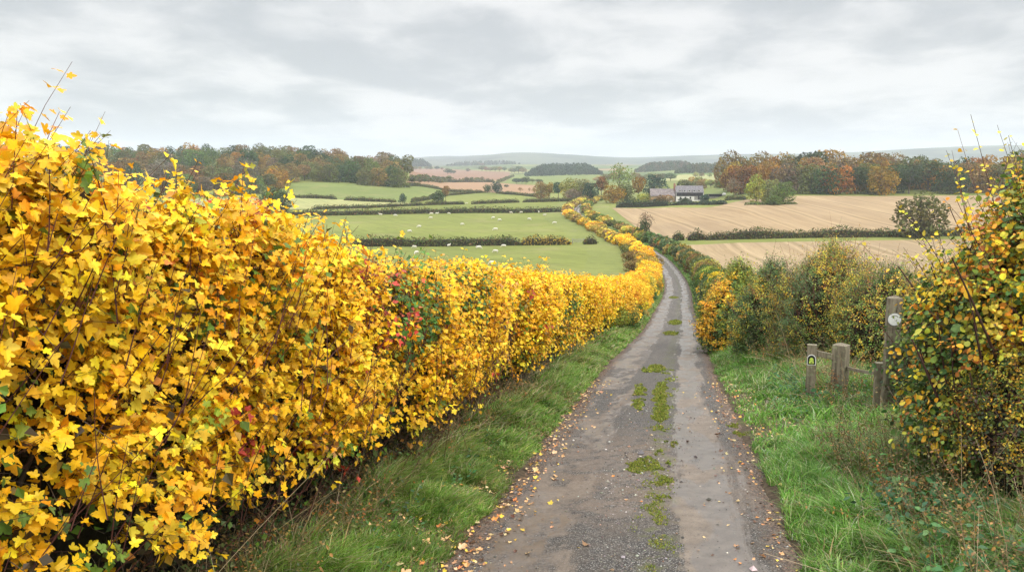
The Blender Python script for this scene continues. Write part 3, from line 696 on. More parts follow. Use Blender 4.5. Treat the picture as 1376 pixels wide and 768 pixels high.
    for y in ys:
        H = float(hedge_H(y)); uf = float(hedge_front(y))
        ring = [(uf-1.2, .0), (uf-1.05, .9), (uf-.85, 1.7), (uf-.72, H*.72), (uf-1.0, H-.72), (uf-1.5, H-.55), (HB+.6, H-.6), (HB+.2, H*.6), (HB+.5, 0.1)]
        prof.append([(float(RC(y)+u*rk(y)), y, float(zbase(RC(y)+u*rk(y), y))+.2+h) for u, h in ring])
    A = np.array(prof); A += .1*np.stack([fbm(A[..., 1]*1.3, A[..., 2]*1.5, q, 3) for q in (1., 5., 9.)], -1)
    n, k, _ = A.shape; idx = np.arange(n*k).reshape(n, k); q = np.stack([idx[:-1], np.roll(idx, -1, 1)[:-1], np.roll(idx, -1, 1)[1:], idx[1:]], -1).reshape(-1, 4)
    put('shade_core', A.reshape(-1, 3), [q], M_CORE, smooth=True)
build_near_hedge()

# ------------------------------------------------------------------ foliage-clump plants: prototypes for trees and bushes
def lobes_round(rng, n, rx, rz, cz, r0, r1):
    d = nrm(rng.normal(size=(n, 3))); d[:, 2] = np.abs(d[:, 2])*1.1-.35; d = nrm(d)
    s = rng.uniform(.55, .95, (n, 1))
    return np.concatenate([d*s*np.array([rx, rx, rz])+np.array([0, 0, cz]), rng.uniform(r0, r1, (n, 1))], 1)
def lobe_leaves(rng, lob, n, size, tpl=L_QUAD, tint=.25, huejit=.10, flat=.8, lo=-1.0):
    w = lob[:, 3]**2; li = rng.choice(len(lob), int(n*1.7), p=w/w.sum()); d = nrm(rng.normal(size=(len(li), 3)))
    P = lob[li, :3]+d*(lob[li, 3]*rng.uniform(.72, 1.08, len(li)))[:, None]*np.array([1, 1, flat])
    P = P+.25*lob[li, 3:4]*np.stack([fbm(P[:, 0]*9/1., P[:, 1]*9, P[:, 2]*9+q, 2) for q in (0, 7, 14)], 1)
    inside = np.zeros(len(P), bool)
    for l in lob: inside |= np.linalg.norm((P-l[:3])/np.array([1, 1, flat]), axis=1) < l[3]*.66
    P, d, li = P[~inside], d[~inside], li[~inside]; P, d, li = P[:n], d[:n], li[:n]; n = len(P)
    lt = np.exp(rng.normal(0, tint, (len(lob), 1)))*(1+rng.normal(0, huejit, (len(lob), 3)))
    c = lt[li]*np.exp(rng.normal(0, .16, (n, 1)))*(1+rng.normal(0, .05, (n, 3)))
    D = nrm(rng.normal(0, 1, (n, 3))+np.array([0, 0, -.3])); N = d+rng.normal(0, .55, (n, 3))+np.array([0, 0, .25])
    return leaves(tpl, P-D*size*.4, D, N, size*np.exp(rng.normal(0, .25, n)), c, fold=.2, curl=.1, rng=rng)
def limb_mesh(rng, lob, r, split, top, sides=6, n=None):
    k = 7; base = np.zeros(3); L = []
    C = [np.stack([np.linspace(0, 0, k), np.linspace(0, 0, k), np.linspace(0, top, k)], 1)+np.cumsum(rng.normal(0, .006, (k, 3)), 0)*np.array([1, 1, 0])]; R = [r*np.linspace(1, .35, k)*np.array([1.25]+[1]*(k-1))]
    for l in lob[:n or len(lob)]:
        z0 = rng.uniform(split, top*.8); s = np.array([0, 0, z0]); t = np.linspace(0, 1, k)[:, None]
        mid = s+(l[:3]-s)*.5+np.array([0, 0, -.04]); C.append((1-t)**2*s+2*t*(1-t)*mid+t*t*l[:3]); R.append(r*.42*np.linspace(1, .22, k))
    return tubes(np.array(C), np.array(R), sides)
PROTO = {}
def proto(key, lob, nl, size, r=.022, split=.25, top=.7, tpl=L_QUAD, tint=.2, hue=.07, flat=.8, nlimb=None, core=True):
    rng = np.random.default_rng(abs(hash(key)) % 9999 if False else sum(map(ord, key)))
    V, Fc, C, lp = lobe_leaves(rng, lob, nl, size, tpl, tint, hue, flat)
    me = mesh('crown', V, [Fc], M_TREE, col=C, link=False)
    tb = tubes(np.zeros((1, 3, 3)), np.ones((1, 3))*.1)
    T = limb_mesh(rng, lob, r, split, top, 5, nlimb); mt = mesh('trunk', T[0], [T[1]], M_BARK, smooth=True, link=False)
    PROTO[key] = (me, mt)
def mk_protos():
    r = np.random.default_rng(77)
    for i in range(6): proto('oak%d' % i, np.concatenate([lobes_round(r, 20, .40, .36, .58, .13, .21), lobes_round(r, 10, .22, .25, .52, .14, .2)]), 2600, .032, top=.75)
    for i in range(4): proto('tall%d' % i, np.concatenate([lobes_round(r, 18, .27, .42, .56, .11, .17), lobes_round(r, 8, .14, .3, .5, .12, .17)]), 2300, .030, top=.85)
    for i in range(4): proto('farbush%d' % i, np.concatenate([lobes_round(r, 14, .42, .33, .52, .15, .25), np.stack([r.uniform(-.4, .4, 8), r.uniform(-.4, .4, 8), r.uniform(.16, .3, 8), r.uniform(.16, .24, 8)], 1)]), 1100, .085, r=.02, split=.03, top=.6, tint=.28, hue=.1)
    for i in range(6): proto('wild%d' % i, np.concatenate([lobes_round(r, 26, .36, .40, .50, .12, .2), np.stack([r.uniform(-.3, .3, 12), r.uniform(-.3, .3, 12), r.uniform(.12, .4, 12), r.uniform(.13, .2, 12)], 1)]), 3000, .030, top=.8, split=.1)
    for i in range(3): proto('thin%d' % i, lobes_round(r, 18, .36, .38, .60, .10, .17), 1000, .024, r=.016, split=.15, top=.9)
    for i in range(2):
        z = np.linspace(.08, .93, 26); rr = .30*(1-z)**.7+.03; a = r.uniform(0, 6.28, 26); q = r.uniform(.2, .8, 26)
        proto('fir%d' % i, np.stack([rr*q*np.cos(a), rr*q*np.sin(a), z, rr*.62+.02], 1), 2200, .03, top=.95, split=.1)
    for i in range(5):      # bushes leafy to the ground, unit height, about as wide
        proto('bush%d' % i, np.concatenate([lobes_round(r, 18, .42, .33, .52, .17, .27), np.stack([r.uniform(-.4, .4, 9), r.uniform(-.4, .4, 9), r.uniform(.16, .3, 9), r.uniform(.16, .24, 9)], 1)]), 3200, .04, r=.02, split=.03, top=.6)
    for i in range(4):      # fine-leaved bushes for the nearer part of the lane
        proto('shrub%d' % i, np.concatenate([lobes_round(r, 30, .42, .36, .52, .12, .22), np.stack([r.uniform(-.42, .42, 14), r.uniform(-.42, .42, 14), r.uniform(.12, .35, 14), r.uniform(.13, .2, 14)], 1)]), 9000, .023, r=.014, split=.03, top=.65)
mk_protos()
def plant(kind, x, y, h, wid=1.0, color=(.1, .12, .03), name='tree', rot=None, z=None, trunk=True, sink=.02):
    me, mt = PROTO[kind]; root = empty(name, (x, y, (G1(x, y) if z is None else z)-sink*h), 0)
    rot = RNG.uniform(0, 6.28) if rot is None else rot
    root.rotation_euler = (0, 0, rot); root.scale = (h*wid, h*wid, h)
    for nm, d in (('crown', me), ('trunk', mt)):
        if nm == 'trunk' and not trunk: continue
        o = bpy.data.objects.new(nm, d); COL.objects.link(o); o.parent = root
        o.color = (color[0], color[1], color[2], 1) if nm == 'crown' else (1, 1, 1, 1)
    return root
ORD = 'first second third fourth fifth sixth seventh eighth ninth tenth eleventh twelfth thirteenth fourteenth fifteenth sixteenth seventeenth eighteenth nineteenth twentieth'.split()
TENS = {20: 'twenty', 30: 'thirty', 40: 'forty', 50: 'fifty', 60: 'sixty'}
def nth(i):
    if i < 20: return ORD[i]
    n = i+1; t = n//10*10; return TENS.get(t, str(t))+('-'+ORD[n % 10-1] if n % 10 else 'th')
COLS = {'rust orange': (.25, .135, .022), 'golden brown': (.29, .17, .02), 'olive green': (.115, .125, .035), 'dark green': (.045, .075, .025), 'russet brown': (.17, .085, .022), 'mid green': (.10, .15, .035),
        'grey-brown': (.17, .13, .08), 'bronze': (.22, .145, .045), 'yellow-green': (.30, .30, .05), 'deep blue-green': (.03, .065, .04), 'golden yellow': (.62, .40, .04), 'pale green': (.20, .24, .07)}
def jit(c, s=.12): return tuple(np.clip(np.array(c)*np.exp(RNG.normal(0, s))*(1+RNG.normal(0, .05, 3)), .004, .9))

def wood(spec, where, group, rows, pal):
    """rows: list of (row name, [(px, ground Y, height)])"""
    for rname, trees in rows:
        trees = sorted(trees); cnt = {}
        for (px, Y, h) in trees:
            cn = RNG.choice([p[0] for p in pal], p=np.array([p[1] for p in pal])/sum(p[1] for p in pal)); i = cnt.get(cn, 0); cnt[cn] = i+1
            x, y, z = at_d(px, Y); kind = RNG.choice(['wild0', 'wild1', 'wild2', 'wild3', 'wild4', 'wild5', 'tall0', 'tall2'])
            o = plant(kind, x, y, h, (1.1 if kind[0] == 'w' else 1.3)*RNG.uniform(.85, 1.1), jit(COLS[cn], .14), 'broadleaf_tree', sink=.06)
            tag(o, '%s %s tree from the left, %s of %s' % (nth(i), cn, rname, where), 'tree', group)
def row(px0, px1, n, Yf, h, jx=.4, jh=.18):
    d = (px1-px0)/n; return [(px0+(i+.5)*d+RNG.uniform(-jx, jx)*d, Yf(px0+(i+.5)*d)+RNG.uniform(-12, 12), h*RNG.uniform(1-jh, 1+jh)) for i in range(n)]
LP = [('olive green', 5), ('dark green', 3), ('bronze', 3.4), ('russet brown', 1.2), ('grey-brown', 1.6), ('rust orange', .5), ('golden brown', .8), ('mid green', 1.3)]
edgeL = lambda p: np.interp(p, [100, 300, 345, 400, 430, 545], [560, 545, 560, 650, 655, 655])
wood(None, 'the left hill wood', 'trees of the wood on the left hill', [
    ('front edge', row(225, 400, 15, lambda p: edgeL(p)+5, 15)+row(405, 545, 15, lambda p: 662, 17)),
    ('second row', row(100, 545, 27, lambda p: edgeL(p)+32+.1*(545-p), 19)),
    ('third row', row(70, 545, 27, lambda p: max(edgeL(p)+70, 700), 20)),
    ('fourth row', row(50, 545, 28, lambda p: max(edgeL(p)+110, 765), 20)),
    ('skyline row', row(30, 540, 31, lambda p: 850, 20, .4, .2))], LP)
RP = [('rust orange', 1.9), ('golden brown', 3.2), ('dark green', 3.4), ('bronze', 3), ('russet brown', .9), ('olive green', 4.2), ('grey-brown', .7)]
wood(None, 'the right hillside wood', 'trees of the wood above the stubble', [
    ('front edge', row(985, 1400, 22, lambda p: 462+(1070-p)*.25*(p < 1070), 18, .3, .15)),
    ('second row', row(980, 1400, 20, lambda p: 490+(1070-p)*.25*(p < 1070), 20)),
    ('skyline row', row(975, 1400, 20, lambda p: 530+(1070-p)*.2*(p < 1070), 22, .4, .2))], RP)

# named single trees: (px, py of the foot, height in photo px, width factor, kind, colour, label)
def single(px, py, hp, wf, kind, cn, label, name='tree', group=None, dY=None):
    x, y, z = at(px, py) if dY is None else at_d(px, dY); t = math.hypot(y, x*.0)*1.0
    h = hp*y/F*1.02; c = COLS[cn] if isinstance(cn, str) else cn
    o = plant(kind, x, y, h, wf, jit(c, .05), name); tag(o, label, 'bush' if 'bush' in name or 'shrub' in name else 'tree', group); return o
for a in [
 (371, 283, 31, 1.15, 'bush1', 'dark green', 'round dark green tree standing alone above the long hedge, left of the pastures'),
 (541, 272.5, 13, .95, 'wild2', 'deep blue-green', 'small dark round tree on the field hedge left of the twin trees'),
 (589, 274, 20, 1.15, 'wild3', 'dark green', 'dark green lone tree on the middle field hedge'),
 (599, 271, 24, .7, 'tall1', 'bronze', 'taller brownish thin tree behind the dark green lone tree'),
 (655, 259, 12, 1.1, 'wild4', 'dark green', 'small dark tree by the edge of the tan ploughed field, left one of a pair'),
 (667, 260, 18, .95, 'wild5', 'deep blue-green', 'larger dark tree by the edge of the tan ploughed field, right one of a pair'),
 (699, 259, 8, 1.2, 'thin0', 'bronze', 'little brown bushy tree at the right end of the tan ploughed field'),
 (711, 259, 7, .7, 'thin1', 'bronze', 'smallest bare tree in the tan ploughed field hedge'),
 (727, 267, 26, 1.0, 'wild0', 'bronze', 'brown-green tree at the left end of the copse in the middle'),
 (738, 267, 22, .9, 'tall0', 'golden brown', 'golden tree in the copse, behind its left end'),
 (750, 267, 24, .9, 'tall2', 'deep blue-green', 'dark green upright tree in the left half of the copse'),
 (765, 267, 28, 1.1, 'wild2', 'yellow-green', 'yellow-green rounded tree in the middle of the copse'),
 (770, 268, 15, 1.3, 'bush1', 'grey-brown', 'low grey-brown thicket tree at the front of the copse'),
 (783, 266, 30, 1.0, 'wild5', 'pale green', 'pale green taller tree at the back of the copse'),
 (794, 268, 24, 1.1, 'wild1', 'deep blue-green', 'dark blue-green round tree at the right end of the copse'),
 (808, 266, 31, .9, 'tall3', 'russet brown', 'russet tree just right of the copse, left of the tall pale tree'),
 (832, 268, 48, 1.0, 'thin2', 'pale green', 'tallest tree near the farm, pale with thinning leaves'),
 (824, 273, 27, 1.35, 'wild3', 'golden brown', 'golden-orange round tree at the foot of the tall pale tree'),
 (841, 272, 28, 1.0, 'wild4', 'olive green', 'olive round tree between the golden tree and the barn'),
 (858, 270, 36, .8, 'tall1', 'rust orange', 'rust orange tree left of the dark evergreen by the barn'),
 (878, 262, 31, 1.2, 'wild0', 'deep blue-green', 'very dark evergreen tree rising behind the grey-roofed barn'),
 (921, 256, 16, 1.5, 'bush2', 'olive green', 'wide olive bushy tree behind the farmhouse roof'),
 (942, 254, 12, 1.3, 'bush3', 'bronze', 'low bronze bushy tree right behind the farmhouse'),
 (968, 253, 10, 1.5, 'bush0', 'mid green', 'low green bushy tree left of the bare tree'),
 (986, 267, 30, .85, 'thin0', 'grey-brown', 'nearly bare grey tree standing in the green paddock right of the farm'),
 (1016, 272, 38, .85, 'wild2', 'yellow-green', 'yellow-green tree at the left end of the field-corner clump'),
 (1033, 272, 36, .8, 'wild5', 'pale green', 'grey-green tree in the middle of the field-corner clump'),
 (1052, 274, 32, 1.1, 'wild1', 'mid green', 'rounded green tree at the right end of the field-corner clump'),
 (1234, 319, 64, 1.25, 'wild4', (.115, .115, .032), 'broad dark tree on the field hedge, left of the near right bush'),
]: single(*a)
single(867, 272, 13, 2.0, 'bush1', 'yellow-green', 'low yellow-green garden bush in front of the barn', 'garden_bush')
single(890, 273, 12, 2.4, 'bush4', 'bronze', 'low bronze bush against the barn wall', 'garden_bush')
single(920, 273, 8, 2.2, 'bush2', 'dark green', 'small dark bush in front of the farmhouse', 'garden_bush')
single(947, 272.5, 12, 1.05, 'bush3', 'deep blue-green', 'dark round bush at the right gable of the farmhouse', 'garden_bush')
single(1040, 275.5, 13, 1.5, 'bush0', 'mid green', 'low green bush under the field-corner clump', 'garden_bush')
# ------------------------------------------------------------------ trimmed field hedges
def field_hedge(pts, h, w, pal, label, group='hedges between the fields', q=.34, dens=5.0, rag=.35, world=False, wave=.3):
    rng = np.random.default_rng(int(abs(pts[0][0])*7+len(label))); P = np.array([p if world else at(*p)[:2] for p in pts]); Ls = np.linalg.norm(np.diff(P, axis=0), axis=1).sum()
    C = resample(P, max(8, int(Ls/3))); n = int(Ls*(2*h+w)*dens/(q/.34)**2*1.2); n = min(n, 60000)
    t = rng.uniform(0, len(C)-1.001, n); i = t.astype(int); f = (t-i)[:, None]; B = C[i]*(1-f)+C[i+1]*f; T = nrm(C[i+1]-C[i]); S = np.stack([-T[:, 1], T[:, 0]], 1)
    p = rng.uniform(0, 2*h+w, n); side = np.where(p < h, -1., np.where(p > h+w, 1., 0.)); hh = np.where(p < h, p, np.where(p > h+w, 2*h+w-p, h))
    off = np.where(side == 0, p-h-w/2, side*w/2); endt = np.clip(np.minimum(t, len(C)-1-t)*Ls/(len(C)-1)/(h*.9), 0, 1)**.5; vary = (.35+.65*endt)*(1+wave*fbm(B[:, 0]/9, B[:, 1]/9, 3, 3)+.2*vnoise(B[:, 0]/2.3, B[:, 1]/2.3, 4)); rnd = np.abs(off)/(w/2)
    zz = hh*vary-.25*h*rnd**4*(hh > .8*h); off = off*(1+rag*fbm(B[:, 0]/2, B[:, 1]/2, hh, 2))*(1-.25*(hh/h)**2); XY = B+S*off[:, None]; Z = ground(XY[:, 0], XY[:, 1])+zz+rng.normal(0, .08*h, n)
    V = np.stack([XY[:, 0], XY[:, 1], Z], 1); N = np.stack([S[:, 0]*side, S[:, 1]*side, .3+.9*(side == 0)], 1)+rng.normal(0, .45, (n, 3))
    c = palette(n, pal, rng, .16)*np.exp(.35*fbm(B[:, 0]/5, B[:, 1]/5, 9, 2))[:, None]
    a = leaves(L_QUAD, V, nrm(rng.normal(0, 1, (n, 3))), N, q*np.exp(rng.normal(0, .25, n)), c, rng=rng)
    m = len(C); Sx = np.gradient(C, axis=0); Sx = nrm(np.stack([-Sx[:, 1], Sx[:, 0]], 1)); g = ground(C[:, 0], C[:, 1]); ee = np.arange(m); vv = (.35+.6*np.clip(np.minimum(ee, m-1-ee)*Ls/(m-1)/(h*.9), 0, 1)**.5)*(1+wave*fbm(C[:, 0]/9, C[:, 1]/9, 3, 3))*.92
    ring = [np.stack([C[:, 0]+Sx[:, 0]*o*w, C[:, 1]+Sx[:, 1]*o*w, g+zf*h*vv-(.2 if zf == 0 else 0)], 1) for o, zf in ((-.36, 0), (-.36, .7), (-.2, .86), (.2, .86), (.36, .7), (.36, 0))]
    A = np.stack(ring, 1); idx = np.arange(m*6).reshape(m, 6); Q = np.stack([idx[:-1, :-1], idx[:-1, 1:], idx[1:, 1:], idx[1:, :-1]], -1).reshape(-1, 4); caps = np.array([idx[0, [0, 1, 4, 5]], idx[0, [1, 2, 3, 4]], idx[-1, [5, 4, 1, 0]], idx[-1, [4, 3, 2, 1]]])
    core = (A.reshape(-1, 3), np.concatenate([Q, caps]), np.tile((.035, .03, .018), (m*6, 1)), None)
    V, Fc, Cc, lp = cat([a, core]); o = mesh('field_hedge', V, Fc, M_TREE, col=Cc); tag(o, label, 'hedge', group); return o
HG = [(4, (.075, .10, .03)), (3, (.11, .105, .035)), (2, (.16, .105, .04)), (1, (.07, .12, .035))]
HY = [(3, (.10, .09, .03)), (3, (.35, .24, .04)), (2, (.5, .33, .04)), (2, (.07, .08, .03))]
HB_ = [(3, (.03, .055, .03)), (2, (.04, .07, .035))]
field_hedge([(470, 331), (560, 331), (640, 330), (700, 329.5)], 2.6, 2.2, HG, 'thick dark hedge between the two sheep pastures, its greener left stretch', q=.28)
field_hedge([(701, 329.4), (735, 329), (767, 328.5)], 2.8, 2.2, HY, 'yellow-tinged right end of the hedge between the two sheep pastures', q=.28)
field_hedge([(784, 328), (792, 328), (800, 327.5)], 2.4, 2.2, HG, 'short dark hedge stub between the field gate and the lane bushes', q=.26)
field_hedge([(240, 291), (400, 290), (500, 288.5), (640, 286), (757, 284.5)], 2.6, 2.4, HG, 'long dark hedge along the top of the sheep pasture', q=.4)
field_hedge([(420, 281.5), (495, 279.5), (560, 276.5), (569, 276)], 1.8, 1.8, HG, 'thin low hedge rising behind the long pasture hedge')
field_hedge([(571, 275.8), (600, 275), (624, 274.5)], 2.2, 1.8, HG, 'short dark hedge beneath the lone tree', wave=.1)
field_hedge([(634, 274.3), (660, 273.5), (697, 272)], 2.2, 1.8, HG, 'dark clipped hedge left of the small gap, centre fields', wave=.1)
field_hedge([(702, 271.8), (745, 271), (793, 270)], 2.2, 1.8, HG, 'dark clipped hedge right of the small gap, running to the lane', wave=.1)
field_hedge([(389, 265.5), (420, 266.5), (452, 268)], 2.2, 1.8, HG, 'short hedge at the foot of the left hill field, left of its opening')
field_hedge([(463, 269), (500, 271), (532, 272)], 2.2, 1.8, HG, 'short hedge at the foot of the left hill field, right of its opening')
field_hedge([(553, 272), (575, 268.5), (604, 262.5), (640, 259.5), (650, 259)], 2.2, 1.8, HG, 'diagonal dark hedge climbing between two green fields')
field_hedge([(520, 248.5), (545, 250.5), (590, 254.5), (636, 258)], 2.4, 2, HG, 'sloping hedge along the lower edge of the tan ploughed field')
field_hedge([(668, 260), (700, 262.5), (722, 265)], 2.0, 2, HG, 'thin hedge between the tan ploughed field and the copse')
field_hedge([(668, 246), (680, 241), (690, 237)], 3, 3, HG, 'thin hedge crossing the distant fields below the plantation', q=.8)
field_hedge([(552, 244), (600, 244.5), (664, 245)], 4, 4, HG, 'hazy hedge along the top of the tan ploughed field', q=.8, wave=.8)
field_hedge([(905, 323), (918, 322.5)], 2.8, 2.4, HG, 'first short round hedge piece left of the stubble hedge', q=.28)
field_hedge([(926, 323), (946, 322)], 3.0, 2.4, HG, 'second short hedge piece before the long stubble hedge', q=.28)
field_hedge([(948, 322.5), (1000, 321), (1060, 319.5), (1140, 318.5), (1215, 318)], 2.6, 2.4, HG, 'long dark hedge between the upper and lower stubble fields', q=.28, wave=.45)
field_hedge([(1216, 318), (1260, 317), (1330, 316), (1420, 315)], 2.8, 2.6, HG, 'hedge between the stubble fields behind the near right bush', q=.28)
field_hedge([(828, 279), (860, 278.5), (898, 276.5)], 3.3, 3, HB_, 'dark evergreen garden hedge left of the farm buildings', 'farm hedges', wave=.08)
field_hedge([(899, 276.2), (940, 275), (975, 274.5)], 1.6, 2, HB_, 'low dark garden hedge in front of the farmhouse', 'farm hedges', wave=.3)
field_hedge([(976, 269), (1002, 268.5)], 1.8, 2, HG, 'low hedge beside the paddock, right of the low shed', 'farm hedges', wave=.3)
field_hedge([(1000, 275.5), (1030, 275.3), (1070, 274)], 1.0, 3, [(1, (.12, .17, .04))], 'rough green margin along the top corner of the stubble field', 'farm hedges', wave=.6)

# ------------------------------------------------------------------ bushes down both sides of the lane
def lane_bushes():
    side = 'left'; lst = []; Y = 47.0
    while Y < 560:
        lst.append(Y); Y += (2.2 if Y < 130 else 3.4 if Y < 270 else 6.5)*RNG.uniform(.85, 1.15)
    cnt = {}
    for k, Y in enumerate(lst):
        u = -np.interp(Y, [47, 60, 200, 560], [4.3, 4.2, 4.2, 4.4])+RNG.normal(0, .22)
        if Y < 135: cn = RNG.choice(['golden yellow', 'bright yellow', 'amber', 'yellow-green'], p=[.4, .3, .18, .12])
        elif Y < 268: cn = RNG.choice(['golden yellow', 'amber', 'dull gold', 'bronze'], p=[.35, .2, .27, .18])
        else: cn = RNG.choice(['dull gold', 'amber', 'pale gold', 'bronze'], p=[.35, .15, .35, .15])
        h = RNG.uniform(2.4, 3.3)*(1 if Y < 270 else 1.1); x, y = lane_pt(Y, u); i = cnt.get(cn, 0); cnt[cn] = i+1
        o = plant('shrub%d' % RNG.integers(4) if Y < 120 else 'bush%d' % RNG.integers(5) if Y < 170 else 'farbush%d' % RNG.integers(4), x, y, h, 1.2 if Y < 270 else 1.6, jit(LC[cn], .08), 'hedge_bush', sink=.05)
        tag(o, '%s %s bush from the near end of the left lane hedge' % (nth(i), cn), 'bush', 'yellow bushes lining the left side of the lane')
    for i, Y in enumerate(np.arange(49, 200, 3.3)):
        Yj = Y+RNG.uniform(-1, 1); x, y = lane_pt(Yj, -2.95+RNG.normal(0, .15)); cn = RNG.choice(['olive green', 'dull gold', 'mid green', 'bronze']); o = plant('shrub%d' % RNG.integers(4), x, y, RNG.uniform(.9, 1.6), 1.2, jit(LC[cn], .1), 'low_bush', sink=.06)
        tag(o, '%s low undergrowth bush from the near end at the foot of the left lane hedge' % nth(i), 'bush', 'low bushes at the foot of the left lane hedge')
    lst = []; Y = 37.0; cnt = {}
    while Y < 556:
        lst.append(Y); Y += (2.8 if Y < 130 else 3.8 if Y < 270 else 7.5)*RNG.uniform(.8, 1.2)
    for k, Y in enumerate(lst):
        u = np.interp(Y, [37, 60, 200, 260, 556], [4.1, 4.0, 4.3, 5.0, 4.8])+RNG.normal(0, .3)
        if Y < 130: cn = RNG.choice(['mid green', 'olive green', 'yellow-green', 'amber', 'sage green', 'bronze'], p=[.2, .2, .2, .1, .2, .1])
        elif Y < 255: cn = RNG.choice(['olive green', 'sage green', 'rust orange', 'dull gold', 'mid green', 'bronze'], p=[.25, .25, .08, .12, .15, .15])
        else: cn = RNG.choice(['dull gold', 'olive green', 'bronze', 'pale gold'], p=[.3, .25, .25, .2])
        h = np.interp(Y, [37, 60, 130, 250, 300, 556], [3.1, 3.2, 3.6, 3.4, 3.0, 3.2])*RNG.uniform(.82, 1.12); x, y = lane_pt(Y, u); i = cnt.get(cn, 0); cnt[cn] = i+1
        o = plant('shrub%d' % RNG.integers(4) if Y < 120 else 'bush%d' % RNG.integers(5) if Y < 170 else 'farbush%d' % RNG.integers(4), x, y, h, 1.05 if Y < 270 else 1.5, jit(LC[cn], .1), 'lane_bush', sink=.05)
        tag(o, '%s %s bush from the near end of the right lane hedge' % (nth(i), cn), 'bush', 'mixed bushes lining the right side of the lane')
LC = dict(COLS); LC.update({'golden yellow': (.78, .48, .035), 'bright yellow': (.88, .58, .05), 'amber': (.70, .41, .03), 'dull gold': (.38, .27, .05), 'pale gold': (.46, .36, .07), 'sage green': (.105, .14, .06), 'yellow-green': (.32, .33, .05), 'olive green': (.13, .15, .035), 'mid green': (.075, .13, .03), 'bronze': (.22, .15, .05)})
lane_bushes()
for Y, u, h, cn, lab in [(150, -6.2, 2.4, 'bronze', 'first brownish bush on the field side of the left lane hedge'), (176, -6.4, 2.6, 'bronze', 'second brownish bush on the field side of the left lane hedge'), (205, -6.2, 2.5, 'olive green', 'olive bush on the field side of the left lane hedge near the bend')]:
    x, y = lane_pt(Y, u); tag(plant('bush1', x, y, h, 1.6, LC[cn], 'hedge_bush'), lab, 'bush', 'yellow bushes lining the left side of the lane')
x, y = lane_pt(228, -4.6); tag(plant('oak3', x, y, 5.2, 1.05, (.82, .50, .04), 'hedge_tree', sink=.22), 'round golden tree standing above the left lane hedge at the bend', 'tree')
x, y = lane_pt(212, -5.0); tag(plant('oak5', x, y, 4.6, 1.1, (.74, .46, .05), 'hedge_tree', sink=.22), 'second golden tree of the left lane hedge, just nearer than the round one', 'tree')
x, y = lane_pt(262, 6.0); tag(plant('wild2', x, y, 6.4, .62, (.05, .08, .028), 'ivy_tree', sink=.02), 'upright ivy-clad tree beside the lane bend, dark green', 'tree')
x, y = lane_pt(264, 6.6); tag(plant('thin2', x, y, 8.2, .8, (.20, .14, .08), 'bare_tree', sink=.02), 'leafless brownish tree top sticking out above the ivy-clad tree', 'tree')

# ------------------------------------------------------------------ distant trees and woods
def far_trees():
    k = 0; lst = []
    for (a, b, py, hp, n) in [(586, 606, 243, 8, 3), (625, 651, 243.5, 6, 4), (692, 710, 247, 9, 3), (713, 729, 246, 7, 3), (598, 613, 234, 8, 3), (626, 633, 231.5, 6, 1), (645, 680, 230.5, 8, 6), (685, 704, 233, 9, 4),
                              (554, 598, 228, 5, 6), (612, 628, 222.5, 3.5, 3), (638, 651, 223, 5, 3), (985, 1000, 240, 10, 2), (928, 958, 253, 15, 4), (958, 1000, 249, 11, 5), (668, 684, 252, 5, 2), (800, 850, 246, 14, 5), (850, 905, 244, 12, 6), (930, 985, 239, 8, 6), (560, 580, 246, 6, 3)]:
        for i in range(n):
            px = a+(b-a)*(i+.5)/n+RNG.uniform(-1, 1); P = at(px, py+RNG.uniform(-.5, .5))
            if P is not None: lst.append((px, P, hp*RNG.uniform(.75, 1.15)))
    lst.sort(key=lambda q: q[0])
    for k, (px, P, hp) in enumerate(lst):
        cn = RNG.choice(['deep blue-green', 'olive green', 'bronze', 'dark green', 'grey-brown'] if px < 740 else ['olive green', 'bronze', 'golden brown', 'dark green', 'pale green'])
        o = plant('oak%d' % RNG.integers(6), P[0], P[1], hp*P[1]/F, RNG.uniform(1.1, 1.5), jit(COLS[cn]), 'hedgerow_tree', sink=.08)
        tag(o, '%s tree from the left along the hazy distant hedgerows' % nth(k), 'tree', 'trees along the distant hedgerows')
far_trees()
def far_wood(spec, n, h, pal, label, q=1.6, nq=90, conic=.5):
    rng = np.random.default_rng(n); (x0, x1, y0f, y1f) = spec; Vs = []
    px = rng.uniform(x0, x1, n); f = rng.random(n); Yb = np.array([y0f+(y1f-y0f)*t*(.35+.65*np.sin(pi*min(1, max(0, (p-x0)/(x1-x0))))) for p, t in zip(px, f)])
    X = (px-688)/F*Yb; Z = ground(X, Yb); hh = h*rng.uniform(.7, 1.2, n)*np.clip(np.minimum(px-x0, x1-px)/((x1-x0)*.22), .12, 1)**.6; m = nq; t = rng.random((n, m))**.8; a = rng.uniform(0, 6.28, (n, m)); rad = hh[:, None]*.32*np.sqrt(np.clip(1-t**2, 0, 1))*(1-conic*t)+.5
    P = np.stack([X[:, None]+rad*np.cos(a), Yb[:, None]+rad*np.sin(a), Z[:, None]+hh[:, None]*t], -1).reshape(-1, 3); c = np.repeat(palette(n, pal, rng, .15), m, 0)*np.exp(rng.normal(0, .15, (n*m, 1)))
    N = np.stack([np.cos(a), np.sin(a), .2+t], -1).reshape(-1, 3)+rng.normal(0, .4, (n*m, 3))
    L = leaves(L_QUAD, P, nrm(rng.normal(0, 1, (n*m, 3))), N, q, c, rng=rng)
    o = mesh('distant_wood', L[0], [L[1]], M_TREE, col=L[2]); tag(o, label, 'wood', kind='stuff'); return o
far_wood((706, 808, 1640, 1900), 420, 19, [(1, (.025, .05, .03)), (1, (.035, .06, .035))], 'dark conifer plantation in the hazy distance, centre')
far_wood((852, 935, 1900, 2200), 330, 18, [(2, (.05, .07, .035)), (1, (.10, .07, .035))], 'dark wood strip in the hazy distance above the farm')
